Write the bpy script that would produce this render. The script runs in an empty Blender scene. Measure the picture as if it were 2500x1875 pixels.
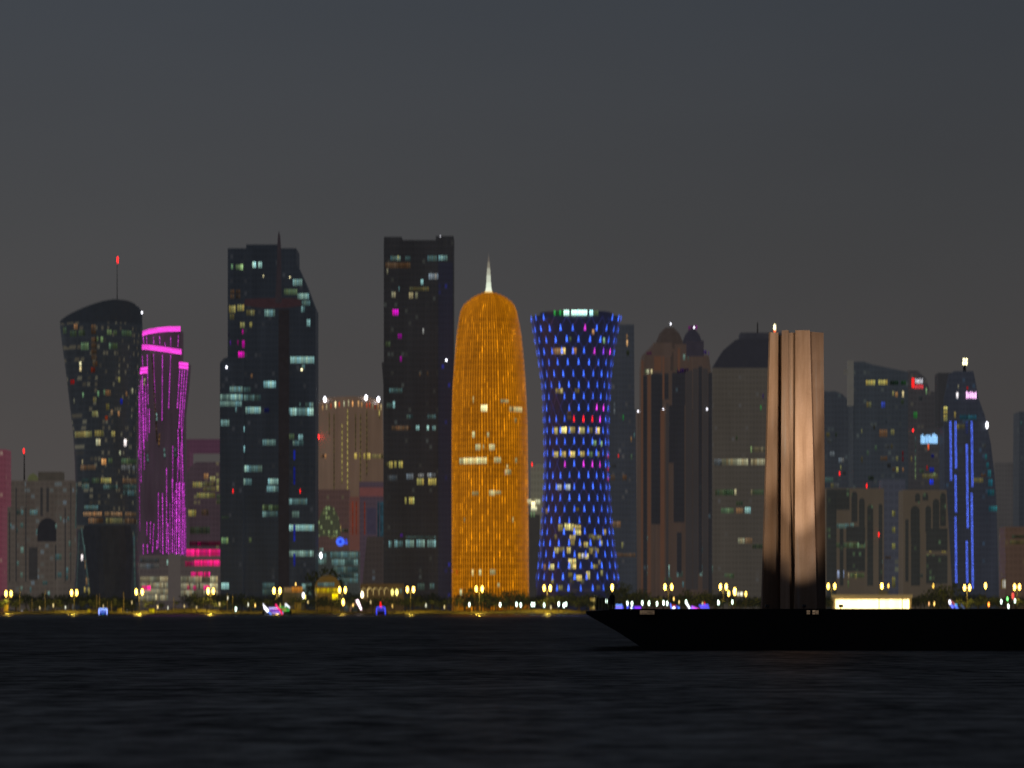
import bpy, math, random
from mathutils import Vector
random.seed(7)
S = bpy.context.scene
COL = S.collection
K = 9.6e-5          # metres per photo pixel per metre of distance (150 mm lens)
CZ = 4.0            # camera height above the water
HY = 1483.0         # row of the horizon
GZ = 1.5            # ground level on the far shore
def X(px, D): return (px - 1250.0) * K * D
def Z(py, D): return CZ + (HY - py) * K * D
def lin(c):
    return tuple(((v/255)/12.92 if v/255 <= .04045 else ((v/255+.055)/1.055)**2.4) for v in c)

# ------------------------------------------------------------------ nodes
class NT:
    def __init__(s, m):
        s.m = m; m.use_nodes = True; s.t = m.node_tree; s.t.nodes.clear()
    def n(s, kind, **kw):
        nd = s.t.nodes.new(kind)
        for k, v in kw.items():
            setattr(nd, k, v)
        return nd
    def put(s, sock, v):
        if isinstance(v, bpy.types.NodeSocket): s.t.links.new(v, sock)
        else: sock.default_value = v
    def math(s, op, a, b=None, c=None, clamp=False):
        nd = s.n('ShaderNodeMath', operation=op); nd.use_clamp = clamp
        s.put(nd.inputs[0], a)
        if b is not None: s.put(nd.inputs[1], b)
        if c is not None: s.put(nd.inputs[2], c)
        return nd.outputs[0]
    def mix(s, f, a, b):
        nd = s.n('ShaderNodeMix', data_type='RGBA'); s.put(nd.inputs['Factor'], f)
        s.put(nd.inputs[6], a); s.put(nd.inputs[7], b); return nd.outputs[2]
    def mixmul(s, a, b):
        nd = s.n('ShaderNodeMix', data_type='RGBA', blend_type='MULTIPLY'); nd.inputs['Factor'].default_value = 1
        s.put(nd.inputs[6], a); s.put(nd.inputs[7], b); return nd.outputs[2]
    def add(s, a, b):
        nd = s.n('ShaderNodeMix', data_type='RGBA', blend_type='ADD'); nd.inputs['Factor'].default_value = 1
        s.put(nd.inputs[6], a); s.put(nd.inputs[7], b); return nd.outputs[2]
    def noise(s, vec, scale, detail=3, rough=.5):
        nd = s.n('ShaderNodeTexNoise'); s.put(nd.inputs['Vector'], vec)
        nd.inputs['Scale'].default_value = scale; nd.inputs['Detail'].default_value = detail; nd.inputs['Roughness'].default_value = rough
        return nd.outputs['Fac']
    def mapping(s, vec, scale):
        nd = s.n('ShaderNodeMapping'); s.put(nd.inputs['Vector'], vec); nd.inputs['Scale'].default_value = scale
        return nd.outputs['Vector']
    def ramp(s, f, pts):
        nd = s.n('ShaderNodeValToRGB'); s.put(nd.inputs[0], f); e = nd.color_ramp.elements
        e[0].position, e[0].color = pts[0][0], (*pts[0][1], 1); e[1].position, e[1].color = pts[-1][0], (*pts[-1][1], 1)
        for p, c in pts[1:-1]:
            q = e.new(p); q.color = (*c, 1)
        return nd.outputs[0]
    def princ(s, base, rough=.6, emis=None, estr=1.0, metal=0, normal=None, spec=None):
        p = s.n('ShaderNodeBsdfPrincipled'); s.put(p.inputs['Base Color'], base); s.put(p.inputs['Roughness'], rough)
        s.put(p.inputs['Metallic'], metal)
        if emis is not None: s.put(p.inputs['Emission Color'], emis); s.put(p.inputs['Emission Strength'], estr)
        if normal is not None: s.put(p.inputs['Normal'], normal)
        if spec is not None: s.put(p.inputs['Specular IOR Level'], spec)
        o = s.n('ShaderNodeOutputMaterial'); s.t.links.new(p.outputs[0], o.inputs[0])
        s.m.cycles.emission_sampling = 'NONE'
        return p
def rgba(c, m=1.0): return (c[0]*m, c[1]*m, c[2]*m, 1)

def plain(name, srgb, rough=.7, haze=None, metal=0, var=.25, scale=.3):
    """painted / metal surface with soft blotchy variation, haze put in as glow"""
    m = bpy.data.materials.new(name); t = NT(m); c = lin(srgb)
    tc = t.n('ShaderNodeTexCoord').outputs['Object']
    f = t.noise(tc, scale)
    col = t.mix(f, rgba(c, 1-var), rgba(c, 1+var))
    em = None
    if haze: h = tuple(v+.0025 for v in lin(haze)); em = t.mix(f, rgba(h, 1-var), rgba(h, 1+var))  # haze and sky glow painted in as constant emission
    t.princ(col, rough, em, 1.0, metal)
    return m

def facade(name, base, haze, win=(220, 205, 150), prob=.05, wstr=.25, bay=2.4, fl=3.9, streak=.35, vert=.0):
    """curtain wall: floors and bays, city haze put into its glow, a few dim rooms"""
    m = bpy.data.materials.new(name); t = NT(m)
    tc = t.n('ShaderNodeTexCoord').outputs['Object']
    sp = t.n('ShaderNodeSeparateXYZ'); t.put(sp.inputs[0], tc)
    u = t.math('DIVIDE', t.math('ADD', sp.outputs[0], t.math('MULTIPLY', sp.outputs[1], .73)), bay)
    v = t.math('DIVIDE', sp.outputs[2], fl)
    fu, fv = t.math('FRACT', u), t.math('FRACT', v)
    iu, iv = t.math('FLOOR', u), t.math('FLOOR', v)
    mu = t.math('MULTIPLY', t.math('GREATER_THAN', fu, .15), t.math('LESS_THAN', fu, .9))
    mv = t.math('MULTIPLY', t.math('GREATER_THAN', fv, .28), t.math('LESS_THAN', fv, .88))
    mask = t.math('MULTIPLY', mu, mv)
    cb = t.n('ShaderNodeCombineXYZ'); t.put(cb.inputs[0], iu); t.put(cb.inputs[1], iv)
    wn = t.n('ShaderNodeTexWhiteNoise', noise_dimensions='2D'); t.put(wn.inputs['Vector'], cb.outputs[0])
    cl = t.noise(t.mapping(cb.outputs[0], (.13, .33, 1)), 1.0, 2)
    thr = t.math('MULTIPLY', t.math('POWER', cl, 2.0), prob*4)
    lit = t.math('MULTIPLY', t.math('LESS_THAN', wn.outputs['Value'], thr), mask)
    cb2 = t.n('ShaderNodeCombineXYZ'); t.put(cb2.inputs[0], iv); t.put(cb2.inputs[1], iu)
    wn2 = t.n('ShaderNodeTexWhiteNoise', noise_dimensions='2D'); t.put(wn2.inputs['Vector'], cb2.outputs[0])
    lv = t.math('MULTIPLY', lit, t.math('MULTIPLY', wn2.outputs['Value'], wstr))
    big = t.noise(t.mapping(tc, (.12, .12, .012)), 1.0, 4, .6)      # uneven vertical streaks over the wall
    big2 = t.noise(t.mapping(tc, (.02, .02, .02)), 1.0, 2)
    k1 = t.math('ADD', 1-streak, t.math('MULTIPLY', t.math('ADD', big, t.math('MULTIPLY', big2, .6)), streak*1.3))
    k2 = t.math('MULTIPLY', k1, t.math('SUBTRACT', 1.05, t.math('MULTIPLY', mask, .13)))
    hz, bs = tuple(v+q for v, q in zip(lin(haze), (.0036, .0036, .0038))), lin(base)  # painted haze: constant emission with a small even lift
    em = t.n('ShaderNodeVectorMath', operation='SCALE'); em.inputs[0].default_value = hz; t.put(em.inputs['Scale'], k2)
    w = lin(win); we = t.n('ShaderNodeVectorMath', operation='SCALE'); t.put(we.inputs[0], t.mix(wn2.outputs['Value'], (*w, 1), (w[0]*.8, w[1], w[2]*1.5, 1))); t.put(we.inputs['Scale'], lv)
    tot = t.n('ShaderNodeVectorMath', operation='ADD'); t.put(tot.inputs[0], em.outputs[0]); t.put(tot.inputs[1], we.outputs[0])
    col = t.mix(mask, rgba(bs, 1.1), rgba(bs, .85))
    t.princ(col, .45, tot.outputs[0], 1.0)
    return m

def glow_attr(name, sampling='NONE'):
    m = bpy.data.materials.new(name); t = NT(m)
    a = t.n('ShaderNodeAttribute', attribute_name='glow')
    t.princ((.02, .02, .02, 1), .4, a.outputs['Color'], 1.0)
    m.cycles.emission_sampling = sampling
    return m
LIT = glow_attr('lit_glass'); LAMPGLASS = glow_attr('lamp_glass', 'FRONT')
PAL = dict(T=(165, 215, 208), Y=(220, 206, 112), C=(240, 228, 175), M=(235, 15, 205), B=(35, 60, 235), R=(255, 25, 25), W=(245, 245, 255),
           O=(228, 168, 105), G=(60, 210, 90), P=(250, 25, 130), V=(130, 60, 220), L=(150, 190, 130), E=(190, 200, 205), A=(75, 105, 255), N=(235, 90, 45))

# ------------------------------------------------------------------ meshes
class MB:
    def __init__(s): s.v, s.f, s.c = [], [], []
    def face(s, pts, col=None):
        i = len(s.v); s.v += [tuple(p) for p in pts]; s.f.append(tuple(range(i, i+len(pts)))); s.c.append(col or (0, 0, 0))
    def box(s, x0, x1, y0, y1, z0, z1, col=None):
        a = [(x0, y0, z0), (x1, y0, z0), (x1, y1, z0), (x0, y1, z0), (x0, y0, z1), (x1, y0, z1), (x1, y1, z1), (x0, y1, z1)]
        i = len(s.v); s.v += a
        for q in ((0, 3, 2, 1), (4, 5, 6, 7), (0, 1, 5, 4), (1, 2, 6, 5), (2, 3, 7, 6), (3, 0, 4, 7)):
            s.f.append(tuple(i+k for k in q)); s.c.append(col or (0, 0, 0))
    def rings(s, rings, col=None, cap=True):
        i = len(s.v); n = len(rings[0])
        for r in rings: s.v += [tuple(p) for p in r]
        for j in range(len(rings)-1):
            for k in range(n):
                s.f.append((i+j*n+k, i+j*n+(k+1) % n, i+(j+1)*n+(k+1) % n, i+(j+1)*n+k)); s.c.append(col or (0, 0, 0))
        if cap:
            s.f.append(tuple(i+k for k in reversed(range(n)))); s.c.append(col or (0, 0, 0))
            s.f.append(tuple(i+(len(rings)-1)*n+k for k in range(n))); s.c.append(col or (0, 0, 0))
    def tube(s, p, q, r, r2=None, n=6, col=None):
        p, q = Vector(p), Vector(q); d = (q-p).normalized(); a = d.orthogonal().normalized(); b = d.cross(a)
        r2 = r if r2 is None else r2
        s.rings([[c + (a*math.cos(t)+b*math.sin(t))*rr for t in [2*math.pi*k/n for k in range(n)]] for c, rr in ((p, r), (q, r2))], col)
    def lathe(s, cx, cy, prof, n=24, col=None):
        s.rings([[(cx+r*math.cos(2*math.pi*k/n), cy+r*math.sin(2*math.pi*k/n), z) for k in range(n)] for r, z in prof], col)
    def build(s, name, mat, root=None, parent=None, smooth=False, keep=None):
        me = bpy.data.meshes.new(name); o0 = root.location if root else Vector((0, 0, 0))
        me.from_pydata([(x-o0[0], y-o0[1], z-o0[2]) for x, y, z in s.v], [], s.f)
        if any(c != (0, 0, 0) for c in s.c):
            at = me.color_attributes.new('glow', 'FLOAT_COLOR', 'CORNER'); li = 0
            for p, c in zip(me.polygons, s.c):
                for _ in range(p.loop_total):
                    at.data[li].color = (*c, 1); li += 1
        if mat: me.materials.append(mat)
        if smooth:
            for p in me.polygons: p.use_smooth = True
        o = bpy.data.objects.new(name, me); COL.objects.link(o)
        o.parent = parent or root
        return o
def gl(code, m=1.0): return tuple(v*m for v in lin(PAL[code])) if isinstance(code, str) else tuple(v*m for v in lin(code))

def thing(name, label, cat, px, D, z=None, group=None):
    o = bpy.data.objects.new(name, None); COL.objects.link(o)
    o.empty_display_size = 1; o.location = (X(px, D), D, GZ if z is None else z)
    o['label'] = label; o['category'] = cat
    if group: o['group'] = group
    return o
def tag(o, label, cat, group=None):
    o['label'] = label; o['category'] = cat
    if group: o['group'] = group
    return o
def copy_tree(o, parent=None):
    c = o.copy(); COL.objects.link(c)
    if parent: c.parent = parent
    for ch in list(o.children): copy_tree(ch, c)
    return c

CROPS = dict(a=(0, 600, 3.318), b=(0, 1050, 3.318), c=(500, 550, 3.318), d=(440, 1050, 3.317), e=(900, 550, 3.319), f=(880, 1050, 3.317),
             g=(1280, 730, 3.858), h=(1280, 1100, 3.317), i=(1700, 760, 3.95), j=(1760, 1130, 3.529), k=(2040, 830, 3.95), l=(1980, 1180, 3.771), s=(0, 0, 1))
def cv(c, x, y): o = CROPS[c]; return o[0]+x/o[2], o[1]+y/o[2]

def shape_pts(shape, n=48):
    if shape == 'round': return [(math.sin(2*math.pi*k/n), -math.cos(2*math.pi*k/n)) for k in range(n)]
    if shape == 'box': return [(-1, 0), (1, 0), (1, 1), (-1, 1)]
    if shape == 'cham': return [(-1, .3), (-.72, 0), (.72, 0), (1, .3), (1, 1), (-1, 1)]
    if shape == 'bow': return [(-1, .35)] + [(-1+2*k/10, .35-.35*math.sin(math.pi*k/10)) for k in range(1, 10)] + [(1, .35), (1, 1), (-1, 1)]
    if shape == 'twin': return [(-1, .12), (-.92, 0), (-.5, 0), (-.46, .10), (.46, .10), (.5, 0), (.92, 0), (1, .12), (1, 1), (-1, 1)]
    if shape == 'corner': return [(-1, .8), (.25, 0), (1, .55), (-.1, 1.4)]
def ribbon(mb, n, w, xa, ya, xb, yb, D, yf, cf):
    """one continuous strip of lamps: bright lamp, dim gap, bright lamp ..."""
    fs = [0.0]
    for k in range(n): fs += [(k+.62)/n, (k+1)/n]
    i = len(mb.v); vert = abs(yb-ya) >= abs(xb-xa)
    for f in fs:
        x, y = xa+(xb-xa)*f, ya+(yb-ya)*f
        for s_ in (-1, 1):
            px, py = (x+s_*w/2, y) if vert else (x, y+s_*w/2)
            X_, Z_ = X(px, D), Z(py, D); mb.v.append((X_, yf(X_, Z_), Z_))
    for k in range(len(fs)-1):
        mb.f.append((i+2*k, i+2*k+1, i+2*k+3, i+2*k+2)); mb.c.append(cf(k % 2 == 0))
class Tower:
    """a building whose outline is given per height; D is the distance of the outline"""
    def __init__(s, name, label, D, levels, mat, shape='box', depth=36, cat='tower', part='facade', smooth=False, group=None, roof=None):
        s.D, s.shape, s.depth = D, shape, depth
        s.lv = [(max(Z(py, D), GZ-.3) if py < 1500 else GZ-.3, X(xl, D), X(xr, D)) for py, xl, xr in levels]
        s.lv.sort(key=lambda q: q[0])
        cx = (levels[-1][1]+levels[-1][2])/2
        s.root = thing(name, label, cat, cx, D, group=group)
        s.pts = shape_pts(shape)
        mb = MB()
        mb.rings([s.ring(z, a, b) for z, a, b in s.lv])
        s.body = mb.build(part, mat, s.root, smooth=smooth)
        if roof: s.body.data.materials.append(roof); s.body.data.polygons[-1].material_index = 1
    def sc(s, hw): return hw if s.shape in ('round',) else s.depth
    def ring(s, z, a, b):
        cx, hw = (a+b)/2, (b-a)/2
        return [(cx+u*hw, s.D+v*s.sc(hw), z) for u, v in s.pts]
    def span(s, z):
        L = s.lv
        if z <= L[0][0]: return L[0][1:]
        for p, q in zip(L, L[1:]):
            if z <= q[0]:
                f = (z-p[0])/max(1e-6, q[0]-p[0]); return (p[1]+(q[1]-p[1])*f, p[2]+(q[2]-p[2])*f)
        return L[-1][1:]
    def front(s, x, z):
        a, b = s.span(z); cx, hw = (a+b)/2, max((b-a)/2, .1); u = max(-.985, min(.985, (x-cx)/hw)); best = 9
        for (u0, v0), (u1, v1) in zip(s.pts, s.pts[1:]+s.pts[:1]):
            lo, hi = min(u0, u1), max(u0, u1)
            if hi-lo > 1e-6 and lo <= u <= hi: best = min(best, v0+(v1-v0)*(u-u0)/(u1-u0))
        return s.D+best*s.sc(hw)
    def pane(s, mb, px0, py0, px1, py1, col, off=.35):
        D = s.D; x0, x1, z0, z1 = X(px0, D), X(px1, D), Z(py1, D), Z(py0, D)
        mb.face([(x, s.front(x, z)-off, z) for x, z in ((x0, z0), (x1, z0), (x1, z1), (x0, z1))], col)
    def window(s, c, x0, y0, x1, y1, code, b=1.0, name='lit_window', mat=None, pw=5.2, off=.35, even=False, label=None):
        px0, py0 = cv(c, x0, y0); px1, py1 = cv(c, x1, y1); mb = MB()
        nr = max(1, round((py1-py0)/15.5)); nc = max(1, round((px1-px0)/pw)); base = gl(code)
        if b < .5 and code in ('O', 'Y', 'L', 'G', 'C'): g_ = sum(base)/3; k_ = .35*(1-b*2); base = tuple(v*(1-k_)+g_*k_ for v in base)
        for r in range(nr):
            ya = py0+(py1-py0)*(r+.06)/nr; yb = py0+(py1-py0)*(r+.86)/nr
            run = random.uniform(.7, 1.1)
            for q in range(nc):
                if random.random() < .3: run = random.choice((.35, .6, .9, 1.2, 1.5))
                k = (1 if even else run*random.uniform(.75, 1.25))*b
                tint = random.uniform(.85, 1.15)
                xa = px0+(px1-px0)*(q+.08)/nc; xb = px0+(px1-px0)*(q+.92)/nc
                ym = ya+(yb-ya)*.42
                s.pane(mb, xa, ya, xb, ym, (base[0]*k*tint, base[1]*k, base[2]*k/tint), off)
                s.pane(mb, xa, ym+.0, xb, yb, (base[0]*k*tint*.6, base[1]*k*.6, base[2]*k/tint*.6), off)
        o = mb.build(name, mat or LIT, s.root)
        if label: o['label'] = label
        return o
    def windows(s, c, rows, scale=1.0):
        for r in rows:
            s.window(c, *r[:4], r[4], (r[5] if len(r) > 5 else .6)*scale)
    def scatter(s, n, codes, b0, b1, py0, py1, w=(4, 14), inset=.06):
        for _ in range(n):
            py = random.uniform(py0, py1); py = py0+round((py-py0)/15.5)*15.5
            a, b = s.span(Z(py, s.D)); pa = a/(K*s.D)+1250; pb = b/(K*s.D)+1250
            pa, pb = pa+(pb-pa)*inset, pb-(pb-pa)*inset
            ww = random.uniform(*w); x = random.uniform(pa, max(pa+1, pb-ww))
            s.window('s', x, py, min(x+ww, pb), py+13, random.choice(codes), random.uniform(b0, b1))
    def block(s, name, px0, py0, px1, py1, mat, y0=0, depth=None, label=None):
        D = s.D; mb = MB(); mb.box(X(px0, D), X(px1, D), D+y0, D+y0+(depth or s.depth*.9), max(Z(py1, D), GZ-.25), Z(py0, D))
        o = mb.build(name, mat, s.root)
        if label: o['label'] = label
        return o
    def beacon(s, px, py, code='R', m=6, r=.9, tall=1.6, name='beacon', dy=-.6):
        if code == 'R': r *= .44; tall *= 1.6; m *= .8
        D = s.D; mb = MB(); x, z = X(px, D), Z(py, D); y = s.front(x, z)+dy
        mb.lathe(x, y, [(.1, z-r*tall), (r*.8, z-r*tall*.6), (r, z), (r*.8, z+r*tall*.6), (.1, z+r*tall)], 8, gl(code, m))
        return mb.build(name, LIT, s.root)
    def mast(s, px, py0, py1, r0=.3, r1=.12, mat=None, dy=8, name='mast'):
        D = s.D; mb = MB(); x = X(px, D); mb.tube((x, D+dy, Z(py1, D)-1), (x, D+dy, Z(py0, D)), r0, r1, 8)
        return mb.build(name, mat or DARK, s.root)
    def strip(s, pts, code, m, w=1.0, name='light_strip', dash=None, off=.5, jit=.3):
        """line of lights in photo pixels along the facade"""
        mb = MB()
        (xa, ya), (xb, yb) = pts; L = math.hypot(xb-xa, yb-ya); n = max(1, int(L/(dash or 12))); D = s.D
        ribbon(mb, n, w, xa, ya, xb, yb, D, lambda x, z: s.front(x, z)-off, lambda on: gl(code, m*random.uniform(1-jit, 1+jit)*(1 if on else (.12 if dash else 1))))
        return mb.build(name, LIT, s.root)
    def quadpx(s, mb, q, col, off):
        D = s.D; mb.face([(X(a, D), s.front(X(a, D), Z(b, D))-off, Z(b, D)) for a, b in q], col)

DARK = plain('dark_metal', (45, 46, 50), .5)
ROOFM = plain('roof_felt', (38, 40, 46), .9, haze=(26, 28, 34))

# ================================================================== SKY, LIGHT, CAMERA
w = bpy.data.worlds.new("World"); S.world = w; t = NT(w)
sky = t.n('ShaderNodeTexSky'); sky.sky_type = 'NISHITA'; sky.sun_disc = False
sky.sun_elevation = math.radians(-4); sky.sun_rotation = math.radians(-60); sky.air_density = 1.5; sky.dust_density = 4
tc = t.n('ShaderNodeTexCoord').outputs['Generated']; sp = t.n('ShaderNodeSeparateXYZ'); t.put(sp.inputs[0], tc)
zz = sp.outputs[2]
glowc = t.ramp(zz, [(0, lin((74, 69, 67))), (.04, lin((73, 70, 69))), (.09, lin((66, 67, 69))), (.15, lin((59, 64, 71))), (.5, lin((44, 49, 60))), (1, lin((28, 32, 42)))])
lr = t.math('MULTIPLY', sp.outputs[0], -.9)
side = t.math('ADD', 1.0, lr)
cl = t.noise(t.mapping(tc, (7, 7, 22)), 1.0, 4)
amp = t.math('MULTIPLY', side, t.math('ADD', .90, t.math('MULTIPLY', cl, .2)))
bg1 = t.n('ShaderNodeBackground'); t.put(bg1.inputs[0], glowc); t.put(bg1.inputs[1], amp)
bg2 = t.n('ShaderNodeBackground'); t.put(bg2.inputs[0], sky.outputs[0]); bg2.inputs[1].default_value = .05
ad = t.n('ShaderNodeAddShader'); t.put(ad.inputs[0], bg1.outputs[0]); t.put(ad.inputs[1], bg2.outputs[0])
wo = t.n('ShaderNodeOutputWorld'); t.put(wo.inputs[0], ad.outputs[0])

sl = bpy.data.lights.new('moonlight', 'SUN'); sl.energy = .006; sl.angle = math.radians(.5); sl.color = (.8, .88, 1)
so = bpy.data.objects.new('moonlight', sl); COL.objects.link(so); so.rotation_euler = (math.radians(50), 0, math.radians(-40)); so.location = (0, 0, 300)

cd = bpy.data.cameras.new('camera'); cam = bpy.data.objects.new('camera', cd); COL.objects.link(cam)
cam.location = (0, 0, CZ); cam.rotation_euler = (math.radians(90), 0, 0)
cd.sensor_width = 36; cd.lens = 150; cd.shift_y = (HY-937.5)/2500; cd.clip_start = 1; cd.clip_end = 40000
cd.dof.use_dof = True; cd.dof.focus_distance = 300; cd.dof.aperture_fstop = .56; cd.dof.aperture_ratio = 2.3
S.camera = cam
S.view_settings.view_transform = 'Standard'; S.view_settings.look = 'None'; S.view_settings.exposure = 0
S.render.engine = 'CYCLES'; S.cycles.use_denoising = True; S.cycles.max_bounces = 4; S.cycles.sample_clamp_indirect = 2

# ================================================================== WATER AND LAND
m = bpy.data.materials.new('sea_water'); t = NT(m)
tc = t.n('ShaderNodeTexCoord').outputs['Object']
n1 = t.noise(t.mapping(tc, (.35, .16, 1)), 1.0, 4, .6)
n2 = t.noise(t.mapping(tc, (.06, .022, 1)), 1.0, 3, .55)
n3 = t.noise(t.mapping(tc, (1.6, .5, 1)), 1.0, 3, .6); n4 = t.noise(t.mapping(tc, (.34, .20, 1)), 1.0, 5, .62); n5 = t.noise(t.mapping(tc, (.9, .62, 1)), 1.0, 4, .6)
sp = t.n('ShaderNodeSeparateXYZ'); t.put(sp.inputs[0], tc)
calm = t.math('DIVIDE', t.math('SUBTRACT', sp.outputs[1], 1350), 900, clamp=True)
bmp = t.n('ShaderNodeBump'); bmp.inputs['Strength'].default_value = .8; bmp.inputs['Distance'].default_value = .6
t.put(bmp.inputs['Height'], t.math('ADD', n1, t.math('MULTIPLY', n3, .25)))
d = t.n('ShaderNodeBsdfDiffuse'); d.inputs[0].default_value = (.030, .030, .030, 1)
g = t.n('ShaderNodeBsdfGlossy'); t.put(g.inputs['Roughness'], t.math('SUBTRACT', .42, t.math('MULTIPLY', calm, .22))); t.put(g.inputs['Normal'], bmp.outputs[0])
g.inputs[0].default_value = (1, .98, .92, 1)
wv = t.math('MULTIPLY', t.math('ADD', t.math('ADD', t.math('MULTIPLY', n4, .45), t.math('MULTIPLY', n5, .25)), t.math('MULTIPLY', n2, .3)), 1.0)
mr = t.n('ShaderNodeMapRange'); t.put(mr.inputs['Value'], wv); mr.inputs['From Min'].default_value = .42; mr.inputs['From Max'].default_value = .62
mr.inputs['To Min'].default_value = .07; mr.inputs['To Max'].default_value = .42
nearm = t.n('ShaderNodeMapRange'); t.put(nearm.inputs['Value'], sp.outputs[1]); nearm.inputs['From Min'].default_value = 150; nearm.inputs['From Max'].default_value = 330; nearm.inputs['To Min'].default_value = 1.15; nearm.inputs['To Max'].default_value = .8
fac = t.math('ADD', t.math('MULTIPLY', mr.outputs[0], nearm.outputs[0]), t.math('MULTIPLY', calm, .18))
mx = t.n('ShaderNodeMixShader'); t.put(mx.inputs[0], fac); t.put(mx.inputs[1], d.outputs[0]); t.put(mx.inputs[2], g.outputs[0])
o = t.n('ShaderNodeOutputMaterial'); t.put(o.inputs[0], mx.outputs[0])
mb = MB(); mb.face([(-6000, -300, 0), (6000, -300, 0), (6000, 2478, 0), (-6000, 2478, 0)])
wt = mb.build('sea', m); wt['kind'] = 'structure'

m = bpy.data.materials.new('city_ground'); t = NT(m); tc = t.n('ShaderNodeTexCoord').outputs['Object']
t.princ(t.mix(t.noise(tc, .05), (.03, .03, .028, 1), (.07, .065, .055, 1)), .9)
mb = MB(); mb.face([(-9000, 2543, 1.2), (9000, 2543, 1.2), (9000, 20000, 1.2), (-9000, 20000, 1.2)])
ld = mb.build('ground', m); ld['kind'] = 'structure'
m = plain('quay_stone', (120, 112, 98), .8)
mb = MB(); mb.box(-3000, 3000, 2476, 2480.5, -1, .5)
o = mb.build('quay', m); o['kind'] = 'structure'
# grass banks of the seafront park
m = bpy.data.materials.new('park_grass'); t = NT(m); tc = t.n('ShaderNodeTexCoord').outputs['Object']
t.princ(t.mix(t.noise(tc, .4, 4), (.04, .05, .012, 1), (.26, .20, .05, 1)), .95)
mb = MB()
nx = 300; ny = 12
def lawn(x, y):
    tt = max(0, min(1, (y-2480)/66)); up = math.sin(min(1, tt*1.25)*math.pi/2)*max(0, 1-max(0, tt-.8)*5)
    return max(1.24 if tt > .9 else .42, .44+(1.7+.75*math.sin(x*.09)+.5*math.sin(x*.031+1)+.25*math.sin(x*.23+y*.1))*up)
for i in range(nx):
    for j in range(ny):
        q = []
        for a, b in ((i, j), (i+1, j), (i+1, j+1), (i, j+1)):
            x = -700+1400*a/nx; y = 2480+66*b/ny
            q.append((x, y, lawn(x, y)))
        mb.face(q)
o = mb.build('park_lawn', m, smooth=True); o['kind'] = 'structure'
# seafront road behind the park
m = plain('asphalt', (62, 62, 62), .9)
mb = MB(); mb.face([(-3000, 2548, 1.26), (3000, 2548, 1.26), (3000, 2572, 1.26), (-3000, 2572, 1.26)])
o = mb.build('road', m); o['kind'] = 'structure'
mb = MB(); mb.box(-3000, 3000, 2546.6, 2548, 1.1, 1.4); mb.box(-3000, 3000, 2572, 2573.4, 1.1, 1.4)
o = mb.build('kerb', plain('kerb_stone', (150, 146, 138), .8)); o['kind'] = 'structure'

# ================================================================== TOWERS, left to right
# --- pink slab at the left edge
T = Tower('apartment_tower', 'pink floodlit tower cut off by the left edge of the view', 2800, [(1097, -60, 14), (1234, -60, 14), (1235, -60, 5), (1495, -60, 4)],
          facade('pink_wall', (112, 66, 76), (88, 46, 56), prob=.01, streak=.2), depth=30)
# --- beige arcade tower
BE = facade('beige_stone', (120, 110, 95), (58, 53, 48), (170, 205, 195), .16, .10, bay=3.2, fl=4.2, streak=.5)
T = Tower('stone_tower', 'broad beige stone office block with a tall dark arch, left of the flared dark tower', 2900,
          [(1173, 18, 184), (1239, 18, 184), (1240, 5, 184), (1495, 5, 184)], BE, 'twin', 40, cat='office building', roof=ROOFM)
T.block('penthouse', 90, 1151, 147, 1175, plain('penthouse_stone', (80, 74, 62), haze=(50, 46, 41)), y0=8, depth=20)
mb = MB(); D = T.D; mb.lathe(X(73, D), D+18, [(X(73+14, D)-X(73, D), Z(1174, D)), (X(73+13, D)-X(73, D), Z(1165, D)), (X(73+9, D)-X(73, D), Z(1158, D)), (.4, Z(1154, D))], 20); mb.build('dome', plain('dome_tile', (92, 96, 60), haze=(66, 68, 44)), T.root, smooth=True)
T.mast(56, 1106, 1174, .5, .3); T.beacon(54.5, 1100, m=5, r=1.1, tall=2.2, dy=9)
mb = MB(); pts = []
for k in range(13):
    a = math.pi*k/12; pts.append((115-25*math.cos(a), 1296-32*math.sin(a)))
cx = X(115, D); f = T.front(cx, Z(1300, D))-.4
arch = [(X(a, D), f, Z(b, D)) for a, b in pts] + [(X(140, D), f, Z(1322, D)), (X(90, D), f, Z(1322, D))]
mb.face(arch); mb.build('arch', plain('arch_dark', (26, 26, 30), haze=(26, 26, 29)), T.root)  # flat dark panel in arch form
for x0_, x1_, a_, b_ in ((69, 90, 1336, 1416), (133, 154, 1330, 1415), (97, 103, 1190, 1260), (38, 41, 1190, 1420), (60, 63, 1190, 1420), (158, 161, 1240, 1420), (172, 174, 1180, 1420), (112, 118, 1190, 1250), (22, 25, 1250, 1420)):
    T.block('window_channel', x0_, a_, x1_, b_, plain('channel_glass', (40, 40, 42), haze=(38, 37, 37)) if 'CHG' not in globals() else CHG, y0=3.2 if 48 < x0_ < 140 else -.5, depth=2)
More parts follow.
